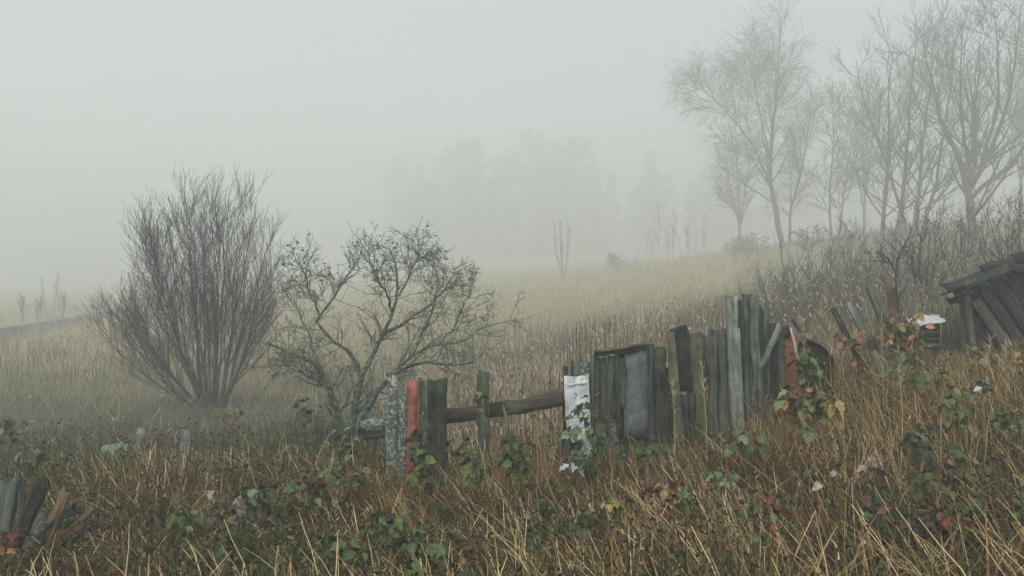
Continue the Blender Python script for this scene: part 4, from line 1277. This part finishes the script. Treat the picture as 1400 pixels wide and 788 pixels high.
    lp = Ps[:, 2:].reshape(-1, 3); lp = lp[rng.random(len(lp)) < .75] + 0
    leaf_cards(Gf, lp, .055, 1.0)
    # green grass, mostly at the lower left and in patches
    x, y = near_points(40000, 1200)
    px = 700 + x / y * FPX
    pr = np.where(px < 130, .95, np.where(px < 420, .75, np.where(px < 720, .7, .5))) * (vnoise(x, y, .9, 22) > .4)
    keep = rng.random(len(x)) < pr
    x, y = x[keep], y[keep]; z = H(x, y); m = len(x)
    ribbons(Gg, np.stack([x, y, z - .01], -1), cap(x, y, z, rng.uniform(.14, .46, m) * np.where(x / y < -.5, 1.2, 1), np.full(m, .8)), rng.uniform(0, 6.28, m), rng.uniform(.1, .7, m), rng.uniform(.2, 1.0, m), rng.uniform(.004, .008, m), 4, .85)
    tag(ob('dry_grass', Gs.mesh('dry_grass', M['straw'])), 'tangled tan dry grass filling the foreground', 'grass', kind='stuff')
    tag(ob('dead_litter', Gl.mesh('dead_litter', M['litter'])), 'matted brown dead grass on the ground', 'litter', kind='stuff')
    tag(ob('weed_stems', Gd.mesh('weed_stems', M['stem'])), 'dark branching dead weed stems among dry grass', 'weeds', kind='stuff')
    tag(ob('withered_leaves', Gf.mesh('withered_leaves', M['smallleaf'])), 'small withered weed leaves through the undergrowth', 'leaves', kind='stuff')
    tag(ob('green_grass', Gg.mesh('green_grass', M['green'])), 'short green grass under the dry foreground weeds', 'grass', kind='stuff')
thicket()

# ------------------------------------------------------------------ bramble and other leafy plants, leaf by leaf
def leaf_shape(fold, droop, wid, curl):
    ts = np.linspace(0, 1, 12)
    V, T = [], []
    for k, t in enumerate(ts):
        ww = wid * .50 * (math.sin(math.pi * min(1, t * 1.02) ** .72) ** .8 if 0 < t < 1 else 0) * (1.0 if k % 2 else .84)
        zc = -droop * t * t
        rip = curl * ww * math.sin(t * 17)
        V += [(-ww, t + (.05 if k % 2 else 0), zc + fold * ww + rip), (0, t, zc), (ww, t + (.05 if k % 2 else 0), zc + fold * ww - rip)]
    for a in range(len(ts) - 1):
        for b in (0, 1):
            p = a * 3 + b
            T += [(p, p + 1, p + 4), (p, p + 4, p + 3)]
    return np.array(V, float), np.array(T)
SHAPES = [leaf_shape(.35, .25, .85, .15), leaf_shape(.15, .5, .95, .25), leaf_shape(.6, .35, .8, .3), leaf_shape(-.2, .6, .9, .3)]
LEAFMESH = {}
for kc in LEAFCOL:
    for si, (v_, t_) in enumerate(SHAPES):
        LEAFMESH[kc, si] = mk_mesh('leaf_' + kc, v_, None, t_, mat=M['leaf_' + kc], smooth=True)
def plant(px, py, d, wpx, hpx, n, cols, label, name='bramble', size=.085, cat='bramble', canes=2, group=None):
    """canes rising from the ground to a spray of leaves centred on the pixel (px, py)"""
    d = d - .55 if 6.4 < d < 8 else (d - .35 if 5.1 < d <= 6.4 else d)
    size = size * 1.15
    c = W(px, py, d)
    g = hz(c.x, d)
    root = Vector((c.x + rng.uniform(-.12, .12), d + rng.uniform(-.03, .08), g))
    if c.z - hpx / 2 / FPX * d < g + .03:
        hpx = max(10, (c.z - g) * FPX / d * 1.6)
    t = thing(name, root, label, cat, group)
    G = Geo()
    hw, hh = wpx / 2 / FPX * d, hpx / 2 / FPX * d
    lines = []
    for k in range(canes):
        tp = c + Vector((rng.uniform(-.8, .8) * hw, rng.uniform(-.1, .1), hh * rng.uniform(.4, 1.0)))
        md = root.lerp(tp, .55) + Vector((rng.normal(0, .04), rng.normal(0, .03), .05))
        P = resample([root + Vector((0, 0, -.03)), md, tp], 10)
        lines.append(P)
        tubes(G, P[None], np.linspace(.0045, .002, 10)[None], 4)
    allp = np.concatenate(lines)
    r = random.Random(int(px * 7 + py))
    names = list(cols)
    n = int(n * 2.6) if n > 3 else n
    for i in range(n):
        a = r.uniform(0, 6.283); q = r.random() ** .65
        pos = c + Vector((math.cos(a) * q * hw, r.uniform(-.12, .12), math.sin(a) * q * hh))
        pos.z = max(pos.z, hz(pos.x, pos.y) + .04)
        j = int(np.argmin(((allp - np.array(pos)) ** 2).sum(1)))
        st = allp[j]
        mid = (Vector(st) + pos) / 2 + Vector((0, 0, .02))
        tubes(G, resample([Vector(st), mid, pos], 4)[None], np.full((1, 4), .0015), 3)
        o = bpy.data.objects.new('leaf', LEAFMESH[r.choice(names), r.randrange(4)])
        COL.objects.link(o)
        o.parent = t
        o.location = pos - root
        yaw = math.atan2(pos.x - st[0], -(pos.y - st[1]) + 1e-6) + r.gauss(0, .9) + math.pi
        s = size * r.uniform(.65, 1.25)
        o.scale = (s, s, s)
        o.rotation_euler = (-r.uniform(.0, 1.25) + .15, r.gauss(0, .45), yaw)
    ob('stem', G.mesh('stem', M['cane'], tuple(root)), t)
    return t
g_ = ('green', 'green', 'dark')
plant(806, 580, 7.7, 62, 92, 24, ('green', 'green', 'dark', 'pale'), 'tall green bramble growing up in front of the white board', canes=3)
plant(798, 625, 7.6, 50, 50, 9, ('dark', 'green', 'white'), 'dark low bramble at the foot of the white board')
plant(706, 622, 7.3, 34, 70, 18, ('dark', 'dark', 'green'), 'dark green bramble spray under the sagging rail', canes=3)
plant(578, 620, 7.2, 30, 110, 18, g_, 'green bramble cane climbing past the red board', canes=2)
plant(624, 610, 7.3, 26, 34, 7, ('olive', 'pale', 'green'), 'olive leaved bramble beside the dark wide fence post', size=.10)
plant(650, 640, 7.2, 36, 36, 8, g_, 'small green bramble left of the dark bramble spray')
plant(657, 548, 7.8, 16, 44, 7, ('green', 'pale', 'dark'), 'bramble leaves climbing the lone grey stake', canes=1, size=.07)
plant(474, 606, 8.3, 50, 66, 16, ('green', 'pale', 'green'), 'green bramble at the foot of the apple tree', canes=3)
plant(436, 668, 7.0, 52, 70, 20, ('pale', 'green', 'brown', 'olive'), 'dull grey green bramble in front of the apple tree', canes=3)
plant(418, 562, 9.3, 34, 44, 11, ('green', 'white', 'dark', 'pale'), 'bramble showing pale leaf undersides left of the apple trunk', canes=2)
plant(485, 650, 7.4, 40, 40, 9, ('olive', 'brown', 'green'), 'brownish bramble before the lichen covered boards')
plant(1096, 546, 7.0, 84, 34, 16, ('olive', 'bright', 'olive', 'orange'), 'wide olive bramble spray with orange leaves right of tall picket', size=.10, canes=3)
plant(1136, 545, 6.9, 36, 30, 7, ('orange', 'brown', 'yellow', 'olive'), 'reddening leaf tip of the wide olive bramble', size=.09)
plant(1130, 590, 6.9, 70, 50, 8, ('green', 'olive', 'bright'), 'green bramble leaves under the wide olive spray', size=.09)
plant(904, 672, 6.2, 34, 46, 9, ('orange', 'yellow', 'orange', 'red'), 'small bramble with bright orange and yellow leaves', size=.095, canes=1)
plant(930, 682, 6.2, 34, 26, 7, g_, 'dark green bramble touching the orange leaved one', size=.07)
plant(985, 650, 6.4, 30, 26, 8, ('bright', 'bright', 'pale'), 'fresh light green seedling below the tall picket', name='leafy_seedling', cat='plant', size=.07, canes=1)
plant(1022, 604, 7.2, 60, 44, 12, ('green', 'pale', 'olive'), 'grey green bramble at the foot of tall picket', canes=3)
plant(1236, 462, 8.6, 62, 74, 26, ('olive', 'yellow', 'olive', 'orange', 'bright'), 'large yellowing bramble left of the white plastic sheet', canes=4, size=.095)
plant(1228, 500, 8.3, 46, 50, 10, ('green', 'olive', 'bright'), 'green lower shoots of the yellowing bramble', canes=2)
plant(1178, 466, 8.9, 64, 34, 13, ('orange', 'orange', 'brown', 'olive'), 'orange leaved bramble over the metal trough', canes=3, size=.075)
plant(1168, 496, 8.6, 20, 14, 3, ('red', 'orange'), 'few red leaves in front of the metal trough', canes=1, size=.07)
plant(1103, 500, 8.35, 46, 44, 16, g_, 'green bramble in front of the dark rusted drum', canes=3, size=.08)
plant(1262, 512, 8.2, 46, 40, 12, ('olive', 'green', 'olive'), 'olive bramble below the small dark box', canes=2)
plant(1256, 592, 7.0, 30, 26, 7, ('pale', 'green'), 'pale green plant in the straw below the yellowing bramble', name='leafy_weed', cat='plant', canes=1)
plant(1308, 556, 7.4, 40, 60, 13, ('green', 'olive', 'green'), 'green bramble in the straw left of the white leaf', canes=2)
plant(1346, 526, 7.6, 22, 22, 5, ('white', 'dark', 'green'), 'bramble with one pale turned leaf below the shed', canes=1)
plant(1380, 580, 7.2, 40, 60, 12, g_, 'dark green bramble in the dry grass downhill from the shed', canes=2)
plant(1336, 488, 8.8, 46, 36, 12, ('olive', 'yellow', 'green'), 'yellowish bramble under the shed opening', canes=2)
plant(1392, 488, 8.6, 34, 40, 11, ('yellow', 'red', 'olive', 'orange'), 'red and yellow bramble under the slanting shed boards', canes=2)
plant(1180, 676, 5.9, 14, 10, 1, ('brown',), 'single brown dead leaf on a straw stem', name='dead_leaf_stem', cat='plant', canes=1, size=.12)
plant(1116, 655, 6.1, 12, 10, 2, ('deadpale',), 'pale withered leaf caught among bare stalks', name='dead_leaf_stem', cat='plant', canes=1, size=.11)
plant(1172, 640, 6.3, 60, 50, 8, ('brown', 'dark', 'deadpale'), 'brown withered bramble around the pale branched stalk', canes=2)
plant(1290, 640, 6.2, 90, 70, 18, ('green', 'olive', 'dark', 'brown'), 'mixed green and brown bramble low on the straw bank', canes=3)
plant(1240, 705, 5.5, 110, 40, 22, ('dark', 'dark', 'brown'), 'blackish drooping bramble low on the right', canes=3)
plant(1330, 710, 5.4, 90, 60, 18, ('dark', 'red', 'green', 'brown'), 'dark red and green bramble at the bank foot', canes=3)
plant(1050, 690, 5.6, 60, 50, 12, ('red', 'dark', 'brown', 'green'), 'purplish red low bramble below the orange leaves', canes=2)
plant(1010, 745, 5.2, 90, 50, 16, g_, 'dark green ground bramble left of the reddish stalk', canes=3)
plant(1270, 765, 4.9, 120, 50, 18, ('green', 'dark', 'olive'), 'green ground bramble under the blackish bramble', canes=3)
plant(252, 712, 6.0, 46, 26, 10, ('green', 'dark', 'green'), 'dark green bramble sprig arching over the straw', canes=2, size=.075)
plant(304, 752, 5.6, 44, 56, 15, g_, 'green bramble hanging below the arching sprig', canes=2)
plant(356, 674, 6.8, 50, 46, 14, ('dark', 'dark', 'pale'), 'blackened bramble in the straw before the bare shrub', canes=2)
plant(308, 690, 6.6, 60, 60, 10, ('dark', 'olive', 'deadpale'), 'withered olive bramble between the green sprig and blackened bramble', canes=2)
plant(66, 622, 8.2, 70, 34, 13, ('green', 'olive', 'dark'), 'green bramble behind the firewood heap', canes=3)
plant(14, 738, 5.2, 30, 36, 10, ('red', 'red', 'orange'), 'red leaved bramble in front of the firewood heap', canes=1, size=.06)
plant(20, 590, 9.6, 70, 40, 14, ('green', 'dark', 'pale'), 'grey green bramble at the left meadow edge', canes=3)
plant(742, 720, 5.8, 40, 80, 16, ('dark', 'dark', 'green'), 'blackened bramble column in the straw below the rail', canes=2)
plant(790, 712, 5.8, 50, 26, 9, ('dark', 'green'), 'dark low bramble right of the blackened column', canes=2)
plant(832, 690, 6.0, 46, 36, 9, ('olive', 'yellow', 'green'), 'yellow green bramble left of the orange leaves', canes=2)
plant(648, 756, 5.3, 60, 60, 14, ('green', 'olive', 'orange', 'dark'), 'mixed bramble with one orange leaf in front of dark post', canes=2)
plant(520, 720, 5.9, 50, 46, 12, g_, 'bright green bramble tuft below the lichen covered boards', canes=2)
plant(584, 756, 5.2, 60, 60, 18, ('green', 'green', 'dark'), 'green ground bramble below the red board', canes=3)
plant(470, 756, 5.3, 70, 40, 14, g_, 'green ground plant left of the ground bramble', canes=3)
plant(320, 566, 11.5, 40, 30, 7, ('brown', 'deadpale', 'red'), 'withered brown weed at the foot of the bare shrub', name='leafy_weed', cat='plant', canes=2, size=.08)
plant(876, 612, 7.5, 60, 40, 11, ('green', 'dark', 'pale'), 'green bramble before the sheet metal patch', canes=2)
plant(1380, 690, 5.6, 50, 70, 14, ('green', 'dark', 'red'), 'green and red bramble at the right end of the bank', canes=2)

# tall single stalks that stand out
def stalk(px, top, d, shift, label, mat='straw', branches=0, head=0, name='dry_stalk', r0=.005, ang=32, blen=(.15, .4), cat='dry weed'):
    q = W(px, top, d)
    p = Vector((W(px + shift, top, d).x, d, 0)); p.z = hz(p.x, d)
    t = thing(name, p, label, cat)
    G = Geo()
    P = resample([p + Vector((0, 0, -.03)), p.lerp(q, .5) + Vector((rng.normal(0, .03), 0, .02)), q], 10)[None]
    R = np.linspace(r0, .0018, 10)[None]
    tubes(G, P, R, 4, np.array([rng.uniform(.6, 1)]))
    if branches:
        C, Rc = spawn(P, R, branches, .35, .97, ang, blen, .4, .05, 6, .7, .0022, .4)
        tubes(G, C, Rc, 3, rng.uniform(.6, 1, len(C)))
        C, Rc = spawn(C, Rc, 3, .4, 1, 28, (.06, .16), .3, .05, 4, .8, .0018, .2)
        tubes(G, C, Rc, 3, rng.uniform(.6, 1, len(C)))
    ob('stem', G.mesh('stem', M[mat], tuple(p)), t)
    if head:
        Gp = Geo()
        head = head * 2; tt = rng.uniform(.72, 1, head); f = tt * 9; i = np.minimum(f.astype(int), 8); u = (f - i)[:, None]
        B = P[0][i] * (1 - u) + P[0][i + 1] * u
        ribbons(Gp, B, rng.uniform(.04, .11, head), rng.uniform(0, 6.28, head), rng.uniform(.3, 1.0, head), rng.uniform(.2, 1.0, head), rng.uniform(.005, .011, head), 3, .6)
        ob('plume', Gp.mesh('plume', M['plume'], tuple(p)), t)['kind'] = 'stuff'
stalk(1124, 408, 8.3, 10, 'tall feathery grass plume in front of the rusted drum', head=70)
stalk(1138, 440, 8.2, 12, 'shorter feathery grass plume beside the rusted drum', head=50)
stalk(1096, 440, 8.5, 14, 'drooping grass plume over the orange sheet', head=50)
stalk(1258, 396, 9.2, -26, 'arching pale grass plume above the yellowing bramble', head=60)
stalk(1150, 560, 5.9, 6, 'pale leafless branched stalk standing below the wide olive bramble', branches=12, r0=.007)
stalk(1120, 580, 5.9, 34, 'second pale branched stalk leaning into the first', branches=9, r0=.006)
stalk(1190, 600, 5.8, -36, 'pale branched stalk leaning right of the bare one', branches=8, r0=.006)
stalk(1168, 630, 5.4, 12, 'rust red straight weed stalk low on the bank', mat='redstem', r0=.008, branches=3)
stalk(1210, 590, 6.1, -14, 'black withered weed stalk with hanging leaves', mat='stem', r0=.008, branches=14, ang=60, blen=(.06, .14))
stalk(1228, 480, 6.9, 2, 'tall straight straw stalk before the yellowing bramble', head=26)
stalk(1355, 462, 7.4, -4, 'thin upright grass stalk with seed head below the shed', head=24)
stalk(1376, 470, 7.6, -6, 'grass stalk with seed head at the shed wall', head=24)
stalk(1205, 430, 8.0, 6, 'forked straw stalk beside the orange bramble', branches=5, head=10)
stalk(960, 500, 7.7, 6, 'tan grass stalk against the ochre fence board', head=26)
stalk(920, 520, 7.7, -8, 'curving grass stalk in front of the mossy batten', head=26)
stalk(735, 590, 6.8, 26, 'pale straw leaning across below the rail', branches=4)
stalk(60, 640, 5.2, 34, 'dark bare stalk crossing the firewood heap', mat='stem', branches=2)
stalk(165, 605, 7.6, 16, 'dark thin stalk in front of the green tub', mat='stem', branches=4, r0=.006)
stalk(215, 620, 7.2, -24, 'dark arching stalk right of the green tub', mat='stem', branches=3, r0=.006)
